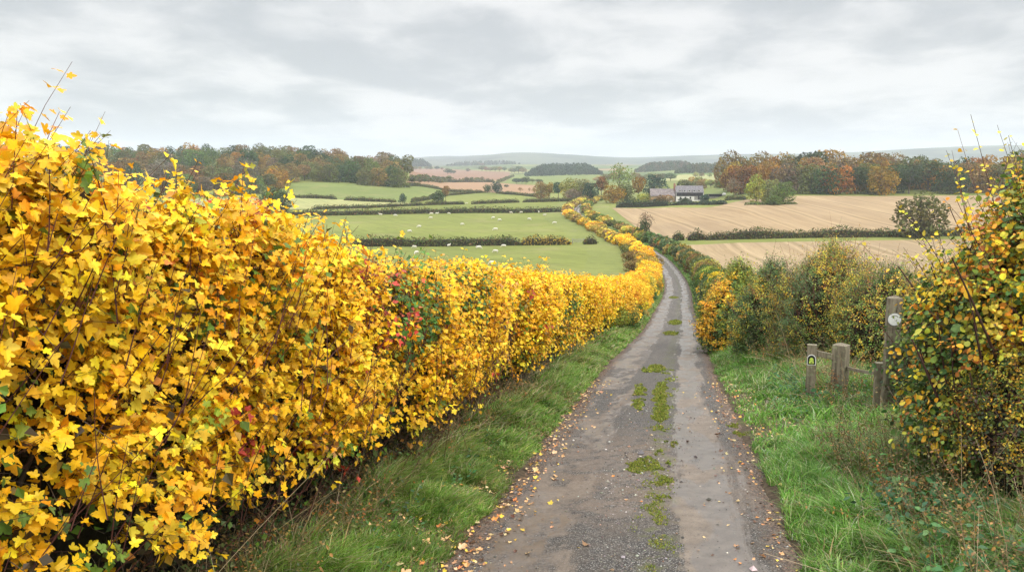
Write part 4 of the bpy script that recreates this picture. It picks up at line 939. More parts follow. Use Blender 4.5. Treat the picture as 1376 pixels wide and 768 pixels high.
far_wood((905, 985, 1500, 1650), 200, 14, [(2, (.05, .07, .035)), (1, (.10, .08, .035))], 'lower hazy wood right of the distant wood strip')
far_wood((530, 580, 2700, 3000), 160, 22, [(1, (.04, .06, .035))], 'small bluish wood on the far slope beyond the left hill', 2.2)
far_wood((600, 700, 3300, 3700), 120, 16, [(1, (.05, .07, .04))], 'thin scatter of trees below the far hills', 2.2)

# ------------------------------------------------------------------ farm
def gable(w, d, hw, hr, over=.3, th=.18):
    """walls and roof of a gabled building, ridge along x; returns (wall V,F), (roof V,F)"""
    a, b = w/2, d/2
    V = [(-a, -b, 0), (a, -b, 0), (a, b, 0), (-a, b, 0), (-a, -b, hw), (a, -b, hw), (a, b, hw), (-a, b, hw), (-a, 0, hr), (a, 0, hr)]
    Fq = [(0, 1, 5, 4), (2, 3, 7, 6)]; F5 = [(1, 2, 6, 9, 5), (3, 0, 4, 8, 7)]
    s = (hr-hw)/b; e = b+over; ze = hw-s*over; A = a+over
    R = []
    for z in (0.02, th+.02): R += [(-A, -e, ze+z), (A, -e, ze+z), (A, 0, hr+z), (-A, 0, hr+z), (A, e, ze+z), (-A, e, ze+z)]
    RF = [(6, 7, 8, 9), (9, 8, 10, 11), (1, 0, 3, 2), (2, 3, 5, 4), (0, 1, 7, 6), (4, 5, 11, 10), (1, 2, 8, 7), (2, 4, 10, 8), (3, 0, 6, 9), (5, 3, 9, 11)]
    return (V, Fq, F5), (R, RF)
def pm(name, V, Fs, mat, parent):
    me = bpy.data.meshes.new(name); me.from_pydata([tuple(v) for v in V], [], [tuple(f) for f in Fs]); me.materials.append(mat); me.update()
    o = bpy.data.objects.new(name, me); COL.objects.link(o); o.parent = parent; return o
def box(name, x0, x1, y0, y1, z0, z1, mat, parent, bev=0):
    bm = bmesh.new(); vs = [bm.verts.new(p) for p in ((x0, y0, z0), (x1, y0, z0), (x1, y1, z0), (x0, y1, z0), (x0, y0, z1), (x1, y0, z1), (x1, y1, z1), (x0, y1, z1))]
    for f in ((0, 3, 2, 1), (4, 5, 6, 7), (0, 1, 5, 4), (1, 2, 6, 5), (2, 3, 7, 6), (3, 0, 4, 7)): bm.faces.new([vs[i] for i in f])
    if bev: bmesh.ops.bevel(bm, geom=bm.edges[:], offset=bev, segments=2, affect='EDGES')
    me = bpy.data.meshes.new(name); bm.to_mesh(me); bm.free(); me.materials.append(mat); o = bpy.data.objects.new(name, me); COL.objects.link(o); o.parent = parent; return o
def farm():
    slate = simple('slate_roof', (.15, .14, .145), ns=1.2, amt=.3, bump=.05, bs=6); slate2 = simple('old_slate', (.175, .15, .145), ns=1.0, amt=.35, bump=.05, bs=6)
    white = simple('white_render', (.58, .57, .54), ns=.8, amt=.08); black = simple('black_boarding', (.03, .03, .035), ns=1, bump=.02, bs=8); stone = simple('farm_stone', (.30, .24, .18), ns=1.5, amt=.3, bump=.04, bs=6)
    glass = simple('dark_glass', (.03, .035, .045), rough=.15, spec=.5); brick = simple('brick', (.24, .12, .08), ns=2, bump=.03, bs=8); tim = simple('grey_boards', (.22, .21, .19), ns=2, bump=.03, bs=9)
    Yf = 492.0; k = Yf/F
    # barn
    cx = (888.5-688)*k; gz = G1(cx, Yf)-.3; b = empty('barn', (cx, Yf, gz), -.03); tag(b, 'long stone barn with mauve-grey slate roof, left of the farmhouse', 'barn')
    (V, q, f5), (R, RF) = gable(13.4, 7, 4.1, 7.7); pm('wall', V, q+f5, stone, b); pm('roof', R, RF, slate2, b)
    for x in (-4.6, -1.4): w = box('window', x-.5, x+.5, -3.56, -3.50, 1.6, 2.7, glass, b); box('frame', x-.6, x+.6, -3.54, -3.502, 1.5, 2.8, white, w)
    box('door', 2.2, 5.6, -3.6, -3.5, .3, 3.3, white, b, .02)
    # farmhouse
    cx = (924-688)*k; gz = G1(cx, Yf)-.2; h = empty('farmhouse', (cx, Yf, gz), -.03); tag(h, 'white and black boarded farmhouse with grey slate roof and small dormers', 'house')
    (V, q, f5), (R, RF) = gable(15.4, 8, 5.2, 8.7); pm('wall', V, q+f5, white, h); pm('roof', R, RF, slate, h)
    box('upper_boarding', -7.5, 7.5, -4.08, -4.003, 3.0, 4.95, black, h); box('side_boarding', 2.6, 7.5, -4.12, -4.003, .9, 2.95, tim, h)
    for i in range(5):
        x = -5.6+i*2.7; dm = box('dormer', x-.62, x+.62, -3.9, -1.5, 5.5, 6.35, white, h, .02); box('pane', x-.4, x+.4, -3.94, -3.905, 5.65, 6.2, glass, dm)
        pm('dormer_roof', [(x-.8, -4.05, 6.3), (x+.8, -4.05, 6.3), (x+.8, -1.2, 6.5), (x-.8, -1.2, 6.5), (x-.8, -4.05, 6.42), (x+.8, -4.05, 6.42), (x+.8, -1.2, 6.62), (x-.8, -1.2, 6.62)], [(0, 3, 2, 1), (4, 5, 6, 7), (0, 1, 5, 4), (1, 2, 6, 5), (2, 3, 7, 6), (3, 0, 4, 7)], slate, dm)
    for x in (-5.2, -2.4, .4): w = box('window', x-.5, x+.5, -4.06, -4.003, 1.5, 2.7, glass, h)
    box('gable_edge', 7.705, 7.95, -4.1, 4.1, 0.1, 5.2, white, h); box('door', 4.6, 5.5, -4.16, -4.125, 1.2, 3.3, black, h)
    c = box('chimney', -8.6, -7.72, -1.2, .6, 0, 10.0, brick, h); box('chimney_pot', -8.4, -8.1, -.5, -.2, 10.003, 10.5, brick, c); box('chimney_pot', -8.4, -8.1, 0, .3, 10.003, 10.5, brick, c)
    # shed and tank
    cx = (960-688)*k; gz = G1(cx, Yf)-.1; s = empty('low_shed', (cx, Yf, gz)); tag(s, 'low dark open-fronted shed right of the farmhouse', 'shed')
    box('back_wall', -4.2, 4.2, 1.8, 2.0, 0, 2.0, black, s); box('side_wall', -4.2, -4.0, -2, 1.79, 0, 1.95, tim, s); box('side_wall', 4.0, 4.2, -2, 1.79, 0, 1.95, tim, s); box('roof', -4.6, 4.6, -2.3, 2.3, 2.05, 2.25, black, s, .02); box('front_boards', -3.98, 2.0, -1.98, -1.9, 0, .9, tim, s)
    cx = (969.5-688)*k; bm = bmesh.new(); bmesh.ops.create_cone(bm, cap_ends=True, segments=20, radius1=.85, radius2=.85, depth=1.9, matrix=Matrix.Rotation(pi/2, 4, 'Y')); bmesh.ops.bevel(bm, geom=[e for e in bm.edges if e.calc_face_angle(0) > 1], offset=.3, segments=3, affect='EDGES')
    me = bpy.data.meshes.new('water_tank'); bm.to_mesh(me); bm.free(); me.materials.append(white); tk = bpy.data.objects.new('water_tank', me); COL.objects.link(tk); tk.location = (cx, Yf-3.6, G1(cx, Yf-3.6)+.95)
    tag(tk, 'white rounded tank in front of the low dark shed', 'tank')
    for x in (-.5, .5): box('leg', x-.1, x+.1, -.5, .5, -1.2, -.7, tim, tk)
    # field gate in the hedge gap
    P = at(777, 327); g = empty('field_gate', P, .15); tag(g, 'grey field gate in the hedge gap beside the lane bushes', 'gate')
    for x in (-1.7, 1.7): box('post', x-.09, x+.09, -.09, .09, -.3, 1.45, tim, g)
    for z in (.35, .65, .95, 1.2): box('rail', -1.6, 1.6, -.03, .03, z, z+.09, tim, g)
farm()

# ------------------------------------------------------------------ sheep
def sheep_mesh(graze):
    pts = [((0, 0, .68), .23), ((.32, 0, .69), .25), ((-.34, 0, .68), .25), ((-.55, 0, .66), .17), ((.54, 0, .72), .17)]
    ed = [(0, 1), (0, 2), (2, 3), (1, 4)]
    if graze: pts += [((.70, 0, .52), .095), ((.82, 0, .28), .075), ((.92, 0, .14), .045)]
    else: pts += [((.68, 0, .88), .10), ((.82, 0, .98), .085), ((.97, 0, .92), .05)]
    ed += [(4, 5), (5, 6), (6, 7)]
    for sx, b in ((.36, 1), (-.40, 2)):
        for sy in (-.13, .13):
            i = len(pts); d = .03 if sx > 0 else -.05; pts += [((sx, sy, .50), .085), ((sx+d, sy, .26), .035), ((sx, sy, .02), .03)]; ed += [(b, i), (i, i+1), (i+1, i+2)]
    for sy in (-1, 1): i = len(pts); z = pts[6][0]; pts += [((z[0]-.05, sy*.14, z[2]+.06), .025)]; ed += [(6, i)]
    i = len(pts); pts += [((-.68, 0, .52), .04)]; ed += [(3, i)]
    me = bpy.data.meshes.new('s'); me.from_pydata([p[0] for p in pts], ed, []); o = bpy.data.objects.new('s', me); COL.objects.link(o)
    o.modifiers.new('k', 'SKIN'); o.modifiers.new('u', 'SUBSURF').levels = 2; bpy.context.view_layer.update()
    for v, p in zip(me.skin_vertices[0].data, pts): v.radius = (p[1], p[1])
    me.skin_vertices[0].data[0].use_root = True
    dg = bpy.context.evaluated_depsgraph_get(); dg.update(); m2 = bpy.data.meshes.new_from_object(o.evaluated_get(dg)); bpy.data.objects.remove(o); m2.name = 'sheep'
    m2.materials.clear(); m2.materials.append(M_WOOL); m2.materials.append(M_SKIN)
    for p in m2.polygons:
        c = p.center; p.use_smooth = True; p.material_index = 1 if c.z < .33 and abs(c.y) > .06 and abs(c.x) < .6 else 0
    return m2
def sheep():
    A, B = sheep_mesh(True), sheep_mesh(False)
    near = [(557, 334), (603, 332), (643, 335), (677, 332.5), (666, 340), (662, 357), (560, 342)]
    mid = [(531, 291), (563.5, 306), (550, 312.5), (579, 294), (621, 303), (686.5, 287), (700.5, 286.5), (724, 286), (731.5, 290.5), (671, 297), (711, 296), (745.5, 301), (756, 288.5), (666, 310), (663, 294), (580, 288.7), (587, 288.5), (603, 288.2), (511.6, 289.8)]
    for lst, where in ((near, 'the nearer pasture behind the maple hedge'), (mid, 'the middle pasture'), ([(627, 274.6)], 'the upper field by the hedge gap')):
        for i, (px, py) in enumerate(sorted(lst)):
            P = at(px, py); o = bpy.data.objects.new('sheep', A if RNG.random() < .7 else B); COL.objects.link(o); o.location = P
            s = 1.02*RNG.uniform(.92, 1.1)*(1.0 if where[4] == 'n' else 1.15); o.scale = (s, s, s); o.rotation_euler = (0, 0, RNG.choice([0, pi])+RNG.normal(0, .6))
            tag(o, ('%s white sheep from the left in %s' % (nth(i), where)) if len(lst) > 1 else 'single white sheep in '+where, 'sheep', 'white sheep grazing')
sheep()
# ------------------------------------------------------------------ near bushes on the right
def shrub(name, label, cx, cy, rx, ry, H, n, lsize, tpl, pal, LL=.4, step=.07, base=None, bend=.2, droop=.3, inner=None, tall=0, tallpal=None, up=.35, mat=None, spread=1.0, stem=(.10, .05, .035), hmin=.05, leafmix=None, fl=.25, coregap=.62, tall_L=(.7, 1.6), tall_ls=None, tall_dir=(-.25, 0, 1.0), jit_in=.5, catg='bush', tall_x=None):
    rng = np.random.default_rng(int(abs(cx)*100+abs(cy)*10)); g0 = G1(cx, cy); root = empty(name, (cx, cy, g0)); tag(root, label, catg); o0 = np.array([cx, cy, g0])
    def dome(n, s=1.0):
        h = rng.uniform(hmin, 1, n); a = rng.uniform(0, 2*pi, n); r = (1-np.clip((h-.35)/.65, 0, 1)**2.0)**.55*(.86+.14*np.sin(pi*h)); top = rng.random(n) < .25; r = np.where(top, r*np.sqrt(rng.random(n)), r)
        h = np.where(top & (h > .5), h, h); q = 1+.28*fbm(np.cos(a)*1.7+cx, np.sin(a)*1.7+cy, h*2.2, 3)
        P = np.stack([rx*r*q*np.cos(a)*s, ry*r*q*np.sin(a)*s, H*h*(1+.16*fbm(np.cos(a)*1.4+3, np.sin(a)*1.4, cx, 2))*(.9+.1*s)], 1)
        N = nrm(np.stack([np.cos(a)*r/rx, np.sin(a)*r/ry, np.clip(h-.4, -.1, 1)*1.3/H*1.4], 1)); return P, N, h
    parts, st = [], []
    P, N, h = dome(n); c = palette(n, pal, rng)
    if inner: m = rng.random(n) < np.clip(.9-h*1.1, .05, .9); c[m] = palette(int(m.sum()), inner, rng)
    if leafmix:
        g = fbm(P[:, 0]*1.2+cx, P[:, 1]*1.2, P[:, 2]*1.2, 3); m = g > leafmix[0]; c[m] = palette(int(m.sum()), leafmix[1], rng)
    L = LL*np.exp(rng.normal(0, .35, n)); D = nrm(N*.8+rng.normal(0, .42, (n, 3))+np.array([0, 0, up]))
    lf, s_, _ = shoots(P-D*(L*.7)[:, None], D, L, step, lsize, tpl, c, rng, outN=N, bend=bend, droop=droop, start=fl, stemcol=stem); parts.append(lf); st.append(s_)
    ni = int(n*.5); P, N, h = dome(ni, .8); P = P*np.array([1, 1, 1])*rng.uniform(.8, 1.1, (ni, 1)); c = palette(ni, inner or pal, rng); L = rng.uniform(.2, .5, ni)
    lf2, s_, _ = shoots(P, rdir(ni, rng), L, .12, lsize*1.1, L_DIA, c, rng, outN=N, stemcol=stem, k=4); st.append(s_)
    if tall:
        P, N, h = dome(tall*4); 
        if tall_x is not None: m = (P[:, 0] > tall_x[0]) & (P[:, 0] < tall_x[1]); P, N, h = P[m], N[m], h[m]
        m = h > .5; P, N = P[m][:tall], N[m][:tall]; k = len(P); L = rng.uniform(*tall_L, k); D = nrm(np.array(tall_dir)+rng.normal(0, .26, (k, 3)))
        lf3, s_, _ = shoots(P-D*(L*.35)[:, None], D, L, .10, tall_ls or lsize, tpl, palette(k, tallpal or pal, rng), rng, outN=N*.5+np.array([0, -.7, .2]), bend=.22, droop=.3, start=.35, r0=.0045, keep=.8, stemcol=stem, k=7); parts.append(lf3); st.append(s_)
    k = 26; a = rng.uniform(0, 6.28, k); q = rng.uniform(0, .35, k); P0 = np.stack([rx*q*np.cos(a), ry*q*np.sin(a), np.full(k, -.08)], 1); D = nrm(np.stack([np.cos(a)*.45, np.sin(a)*.45, np.ones(k)], 1))
    ms = tubes(curve_pts(P0, D, rng.uniform(.6, .95, k)*H, rng.normal(0, .12, (k, 3)), 7), np.outer(rng.uniform(.012, .03, k), np.linspace(1, .3, 7)), 6, np.tile(stem, (k, 1)))
    V, Fc, C, lp = cat(parts); mesh('foliage', V, Fc, mat or M_LEAF2, root, C, lp); mesh('inner_leaves', lf2[0], [lf2[1]], M_LEAF2, root, lf2[2], lf2[3]); V, Fc, C, lp = cat(st); mesh('twigs', V, Fc, M_TWIG, root, C); mesh('main_stems', ms[0], [ms[1]], M_TWIG, root, ms[2], smooth=True)
    bm = bmesh.new(); bmesh.ops.create_icosphere(bm, subdivisions=4, radius=1.0)  # solid core of the bush, its dark colour painted in as inner shade
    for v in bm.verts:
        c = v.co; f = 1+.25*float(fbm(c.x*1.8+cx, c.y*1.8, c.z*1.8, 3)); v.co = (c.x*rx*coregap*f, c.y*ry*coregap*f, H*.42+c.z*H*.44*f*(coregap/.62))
    me = bpy.data.meshes.new('shade_core'); bm.to_mesh(me); bm.free(); me.materials.append(M_CORE); [setattr(p, 'use_smooth', True) for p in me.polygons]; o = bpy.data.objects.new('shade_core', me); COL.objects.link(o); o.parent = root
    return root
def xy(px, Y): return ((px-688)/F*Y, Y)
YO = [(4, (.85, .52, .03)), (3, (.62, .50, .05)), (2, (.75, .30, .025)), (2, (.42, .42, .05)), (.7, (.45, .16, .03)), (1.5, (.16, .22, .03))]
GR = [(4, (.065, .14, .03)), (3, (.11, .19, .04)), (2, (.22, .28, .05)), (1, (.04, .08, .03))]
SM = [(4, (.68, .50, .05)), (3, (.48, .46, .07)), (2, (.72, .42, .04)), (5, (.20, .29, .06)), (.6, (.42, .18, .06))]
BG = [(4, (.10, .17, .06)), (3, (.14, .21, .07)), (1, (.36, .38, .07)), (1, (.07, .12, .05))]
DK = [(3, (.035, .06, .02)), (2, (.06, .075, .025)), (2, (.09, .06, .03))]
x, y = xy(1362, 9.6); shrub('bramble_bush', 'large tangled bush with yellow, orange and green leaves in the right foreground', x+.1, y, 1.05, 1.35, 2.95, 1000, .068, L_HEART, YO, LL=.6, step=.085, inner=GR, tall=120, tall_x=(-.55, 9), mat=M_LEAF, leafmix=(.2, GR), coregap=.5, tall_dir=(-.30, -.1, 1.0), tall_L=(.8, 1.8), tall_ls=.062, stem=(.075, .035, .03), droop=.5, hmin=.12)
x, y = xy(1470, 9.3); shrub('hedge_shrub', 'taller leafy shrub at the right picture edge behind the tangled bush', x+.1, y, 1.5, 1.8, 3.8, 1200, .075, L_HEART, [(3, (.62, .50, .05)), (2, (.75, .34, .03)), (3, (.20, .27, .04)), (2, (.08, .15, .03))], LL=.5, step=.08, inner=GR, tall=50, mat=M_LEAF, tall_dir=(-.1, 0, 1), tall_L=(.5, 1.2), stem=(.075, .04, .03), hmin=.1, tall_ls=.05)
x, y = xy(1385, 8.6); shrub('small_leaved_bush', 'low bush with many tiny yellow-green leaves below the tangled bush', x+.2, y, .75, .8, 1.75, 1000, .038, L_OVAL, [(3, (.50, .40, .04)), (2, (.60, .34, .03)), (3, (.13, .19, .03)), (1, (.3, .3, .04))], LL=.35, step=.045, inner=DK, hmin=.35)
x, y = xy(1275, 15.5); shrub('dark_bush', 'dark green ivy-covered bush just right of the tall waymark post', x+.3, y, 1.0, 1.2, 2.3, 1200, .055, L_HEART, GR, LL=.4, step=.07, inner=DK, leafmix=(.2, SM))
x, y = xy(1400, 14.0); shrub('dark_bush', 'second dark ivy-covered bush at the right picture edge', x, y, 1.6, 1.6, 3.4, 1300, .06, L_HEART, GR, LL=.4, step=.07, inner=DK, leafmix=(.1, YO))
x, y = xy(1120, 24.5); shrub('thorn_bush', 'twiggy bush with small yellow leaves and reddish stems behind the gate posts', x, y, 1.75, 1.7, 3.35, 2600, .052, L_OVAL, SM, LL=.5, step=.06, inner=GR, tall=130, tallpal=[(2, (.30, .30, .06)), (3, (.40, .28, .06)), (2, (.25, .12, .07))], tall_dir=(0, 0, 1), tall_L=(.5, 1.3), stem=(.15, .075, .05), tall_ls=.04, coregap=.55, hmin=.02, leafmix=(.12, BG))
x, y = xy(1200, 22); shrub('thorn_bush', 'yellow-brown bush between the gate posts and the tangled bush', x, y, 1.5, 1.5, 2.7, 1900, .05, L_OVAL, SM, LL=.45, step=.06, inner=GR, tall=60, tall_dir=(0, 0, 1), tall_L=(.4, 1.1), stem=(.14, .07, .05), tall_ls=.04, leafmix=(.1, GR), hmin=.02)
x, y = xy(1290, 21); shrub('thorn_bush', 'yellow-brown bush hidden behind the tangled bush, right of the tall post', x, y, 1.6, 1.5, 2.8, 1500, .055, L_OVAL, SM, LL=.45, step=.07, inner=GR, hmin=.02)
x, y = xy(1040, 28.5); shrub('willow_bush', 'blue-green dense bush left of the thorn bush, above the grass bank', x, y, 1.25, 1.5, 3.0, 2600, .06, L_OVAL, BG, LL=.45, step=.06, inner=GR, tall=90, tall_dir=(0, 0, 1), tall_L=(.4, 1.0), leafmix=(.28, SM), tall_ls=.045, hmin=.02)
x, y = xy(994, 33.5); shrub('maple_bush', 'bush with bright orange-yellow clusters over green leaves, right of the lane', x, y, 1.35, 1.6, 3.2, 2900, .075, L_MAPLE2, [(4, (.26, .31, .05)), (2, (.14, .2, .04)), (2, (.42, .38, .05))], LL=.45, step=.08, inner=GR, leafmix=(.06, [(3, (.85, .44, .03)), (2, (.80, .54, .05))]), tall=50, tall_dir=(0, 0, 1), tall_L=(.4, .9), hmin=.02)

# ------------------------------------------------------------------ posts and rails of the footpath opening
def post(name, w, d, h, cap, parent, rz=0, base=(0, 0)):
    bm = bmesh.new(); n = 12
    for i in range(n+1):
        z = -.35+(h+.35)*i/n; f = 1+.015*math.sin(i*1.7+w*30); ox = .004*math.sin(i*.9+h)
        a, b = w/2*f, d/2*f; c = .012
        ring = [(-a+c, -b), (a-c, -b), (a, -b+c), (a, b-c), (a-c, b), (-a+c, b), (-a, b-c), (-a, -b+c)]
        vs = [bm.verts.new((p[0]+ox+base[0], p[1]+base[1], z)) for p in ring]
        if i: [bm.faces.new((pr[j], pr[(j+1) % 8], vs[(j+1) % 8], vs[j])) for j in range(8)]
        pr = vs
    if cap: t = bm.verts.new((base[0]+.004, base[1], h+cap)); [bm.faces.new((pr[j], pr[(j+1) % 8], t)) for j in range(8)]
    else: bm.faces.new(pr)
    me = bpy.data.meshes.new(name); bm.to_mesh(me); bm.free(); me.materials.append(M_WOOD); o = bpy.data.objects.new(name, me); COL.objects.link(o); o.rotation_euler = (0, 0, rz)
    if parent: o.parent = parent
    return o
def rail(name, A, B, w, h, parent, sag=0.0):
    A, B = np.array(A, float), np.array(B, float); k = 9; t = np.linspace(0, 1, k); C = A+(B-A)*t[:, None]; C[:, 2] -= sag*4*t*(1-t); d = nrm(B-A); s = nrm(np.cross(d, [0, 0, 1])); V = []
    for i in range(k):
        f = 1+.06*math.sin(i*2.1)
        for a, b in ((-1, -1), (1, -1), (1, 1), (-1, 1)): V.append(C[i]+s*a*w/2*f+np.array([0, 0, b*h/2*f]))
    idx = np.arange(k*4).reshape(k, 4); Q = np.stack([idx[:-1], np.roll(idx, -1, 1)[:-1], np.roll(idx, -1, 1)[1:], idx[1:]], -1).reshape(-1, 4)
    return mesh(name, np.array(V), [np.concatenate([Q, [idx[0, ::-1], idx[-1]]])], M_WOOD, parent)
def flatmat(name, c, rough=.5): return simple(name, c, rough=rough, spec=.4, ns=30, amt=.06)
def posts():
    YA, YD = 18.3, 16.2
    def wp(px, Y): x = (px-688)/F*(Y*cp+4.0*sp); return x, Y, G1(x, Y)
    def ztop(py, Y, px):       # height where the ray through (px, py) passes distance Y
        d = ray(px, py); return EYE+Y*d[2]/d[1]
    PA, PB, PC, PD = wp(1091, YA), wp(1130, YA-.1), wp(1183, YA-1.9), wp(1196, YD)
    face = math.atan2(1, -.38)-pi/2
    def thing(P, name, lab, w, d, py, px, cap, rz):
        w, d = w*1.1, d*1.05; r = empty(name, P, rz); tag(r, lab, 'post'); h = ztop(py, P[1], px)-P[2]-cap; post('post_body', w, d, h, cap, r); return r, h
    a, ha = thing(PA, 'waymark_post', 'slim grey wooden gate post with the black and lime arched plaque', .185, .15, 462, 1091, .012, -.35)
    blk = flatmat('plaque_black', (.02, .022, .02)); wht = flatmat('plaque_white', (.75, .76, .72)); lime = flatmat('plaque_lime', (.50, .66, .10))
    def arch(w, h, n=14): return [(-w/2, 0), (w/2, 0)]+[(w/2*math.cos(t), h-w/2+w/2*math.sin(t)) for t in np.linspace(0, pi, n)]
    def plate(name, outl, y0, th, mat, par, z0, x0=0.0):
        n = len(outl); V = [(x+x0, y0, z+z0) for x, z in outl]+[(x+x0, y0-th, z+z0) for x, z in outl]
        return pm(name, V, [tuple(range(n))[::-1], tuple(range(n, 2*n))][::1]+[(i, (i+1) % n, n+(i+1) % n, n+i) for i in range(n)], mat, par)
    z0 = ha-.44
    pl = plate('plaque', arch(.178, .235), -.077, .006, wht, a, z0); plate('plaque_face', arch(.154, .205), -.084, .004, blk, pl, z0+.015)
    plate('emblem', [(-.047, .012), (-.030, 0), (.030, 0), (.047, .012), (.050, .040), (.036, .066), (.042, .088), (.032, .118), (.012, .134), (-.012, .134), (-.032, .118), (-.042, .088), (-.036, .066), (-.050, .040)], -.089, .003, lime, pl, z0+.032)
    plate('emblem_mark', [(-.026, 0), (-.008, 0), (-.004, .012), (.004, .012), (.008, 0), (.026, 0), (.002, .036), (-.002, .036)], -.093, .002, blk, pl, z0+.042)
    for sx in (-1, 1): plate('emblem_mark', [(-.011, 0), (.011, 0), (.008, .009), (-.008, .009)], -.093, .002, blk, pl, z0+.105, sx*.018)
    b, hb = thing(PB, 'gate_post', 'thick grey oak gate post with a pointed top, right of the plaque post', .27, .25, 460, 1130, .05, -.75)
    c, hc = thing(PC, 'rail_post', 'short weathered post touching the tall waymark post on its left', .19, .16, 487, 1182, .0, -.2)
    d, hd = thing(PD, 'footpath_post', 'tall weathered footpath post with a round white disc', .235, .17, 396, 1196, .06, -.15)
    n = 28; an = np.linspace(0, 2*pi, n, endpoint=False); disc = lambda r: [(r*math.cos(t), r*math.sin(t)) for t in an]
    zd = hd+.06-.46; dk = flatmat('disc_rim', (.16, .15, .13))
    D = plate('disc', disc(.135), -.088, .008, dk, d, zd, -.01); plate('disc_face', disc(.118), -.098, .004, wht, D, zd, -.01)
    ar = [(.082*math.cos(t), .082*math.sin(t)) for t in np.linspace(2.5, .65, 12)]+[(.070*math.cos(t), .070*math.sin(t)) for t in np.linspace(.65, 2.5, 12)]
    plate('disc_mark', ar, -.103, .002, dk, D, zd, -.01)
    # rails
    r1 = rail('cross_rail', (PA[0]+.09, PA[1], ztop(474, YA, 1100)), (PB[0]-.13, PB[1], ztop(478, YA, 1120)), .07, .12, None); tag(r1, 'short flat rail joining the plaque post and the thick gate post', 'rail')
    r2 = rail('side_rail', (PB[0]+.12, PB[1]+.05, ztop(492, YA, 1140)), (PC[0]-.1, PC[1], ztop(501, PC[1], 1175)), .05, .06, None, .02); tag(r2, 'thin pale upper rail running from the thick gate post to the short post', 'rail')
    r3 = rail('side_rail', (PB[0]+.12, PB[1]+.05, ztop(528, YA, 1140)), (PC[0]-.1, PC[1], ztop(546, PC[1], 1175)), .05, .05, None, .05); tag(r3, 'thin lower rail slanting down from the thick gate post to the short post', 'rail')
posts()

# ------------------------------------------------------------------ grass, stalks, weeds
def blades(X, Y, Z, H, lean, w, col, rng, k=4):
    n = len(X); a = rng.uniform(0, 2*pi, n); d = np.stack([np.cos(a), np.sin(a), 0*a], 1)+lean; t = np.linspace(0, 1, k)
    base = np.stack([X, Y, Z], 1); horiz = d*(H*rng.uniform(.35, 1.05, n))[:, None]
    C = base[:, None, :]+horiz[:, None, :]*(t**1.8)[None, :, None]; C[..., 2] += H[:, None]*(t-.32*t**2.5)[None, :]
    S = np.stack([-np.sin(a+.6), np.cos(a+.6), 0*a], 1); W = np.outer(w, (1-t**1.6)*.5)[..., None]*S[:, None, :]
    Lf = C-W; R = C+W; V = np.stack([Lf[:, :-1], R[:, :-1]], 2).reshape(n, -1, 3); V = np.concatenate([V, C[:, -1:]], 1); m = V.shape[1]
    Fq = np.array([(2*i, 2*i+1, 2*i+3, 2*i+2) for i in range(k-2)]); Ft = np.array([(2*(k-2), 2*(k-2)+1, 2*(k-1))])
    o = (np.arange(n)*m)[:, None, None]; return V.reshape(-1, 3), [(Fq[None]+o).reshape(-1, 4), (Ft[None]+o).reshape(-1, 3)], np.repeat(col, m, 0)
GP = [(5, (.12, .22, .025)), (4, (.17, .28, .035)), (2.5, (.25, .33, .05)), (1.2, (.42, .36, .14)), (.5, (.52, .44, .24))]
GD = [(3, (.14, .20, .035)), (3, (.24, .24, .06)), (3, (.42, .32, .13)), (2, (.32, .19, .07)), (1, (.50, .42, .24))]
def grass(name, label, side, Y0, Y1, n, wmul, hmul, rng):
    Y = Y0+(Y1-Y0)*rng.random(n)**(1.0 if Y1 < 30 else 1.25)
    if side < 0:
        u0, u1 = 1.74, np.interp(Y, [0, 3, 8, 20, 60], [3.1, 3.2, 3.15, 3.0, 3.1])
    else: u0, u1 = 1.80, np.interp(Y, [0, 5, 9, 13, 14, 19, 22, 60, 300], [4.3, 4.6, 4.4, 5.3, 8.0, 7.5, 5.0, 3.8, 3.6])
    s = rng.random(n)**.9; U = u0+(u1-u0)*s+.16*fbm(Y*1.3, Y*0+side*3, 4.4, 3)+.14*np.abs(fbm(Y*3.3, Y*0+side*3, 1.4, 3))-.03; X = RC(Y)+side*U*rk(Y); tuft = fbm(X*2.4, Y*2.4, 6.6, 3); big = fbm(X*.6, Y*.6, 2.2, 2)
    keep = rng.random(n) < np.clip(.75+tuft*1.5, .12, 1)
    if side > 0: gap = np.exp(-((Y-15.6-.1*(U-2))/.95)**2)*(U < 4.2); keep &= rng.random(n) > gap*.93
    X, Y, U, tuft, big, s = [q[keep] for q in (X, Y, U, tuft, big, s)]; n = len(X)
    H = (.045+(.20 if side > 0 else .13)*np.clip(s*1.5, 0, 1)*np.clip(1+tuft*2.6, .1, 2.2)+(.12 if side > 0 else .06)*np.clip(big, 0, 1))*np.exp(rng.normal(0, .3, n))*hmul; H = H*np.where((side > 0) & (Y > 16.8) & (Y < 23) & (U > 2.4), 1.15, 1.0); H = np.clip(H, .025, .55)
    c = palette(n, GP, rng); dry = rng.random(n) < np.clip(.05+.8*np.clip(s-.5, 0, 1)*(side < 0)+.3*(fbm(X*.8, Y*.8, 11, 2) > .25)+.1*(U < 2.15), 0, .75); c[dry] = palette(int(dry.sum()), GD, rng)
    c = c*np.exp(.3*big+.55*fbm(X*5, Y*5, 3.3, 2))[:, None]*(np.array([.86, 1.12, 1.3]) if side > 0 else np.array([.78, .88, .9]))
    Z = ground(X, Y)-.01; lean = np.array([-.35*side, -.1, 0])*rng.uniform(.2, 1.3, (n, 1)); V, Fc, C = blades(X, Y, Z, H, lean, (.008+.010*rng.random(n)**1.5)*wmul, c, rng)
    o = mesh(name, V, Fc, M_GRASS, col=C); tag(o, label, 'grass', kind='stuff'); return o
rg = np.random.default_rng(21)
grass('grass', 'green grass of the left verge, nearest stretch', -1, 4.0, 13, 100000, 1.0, 1.1, rg)
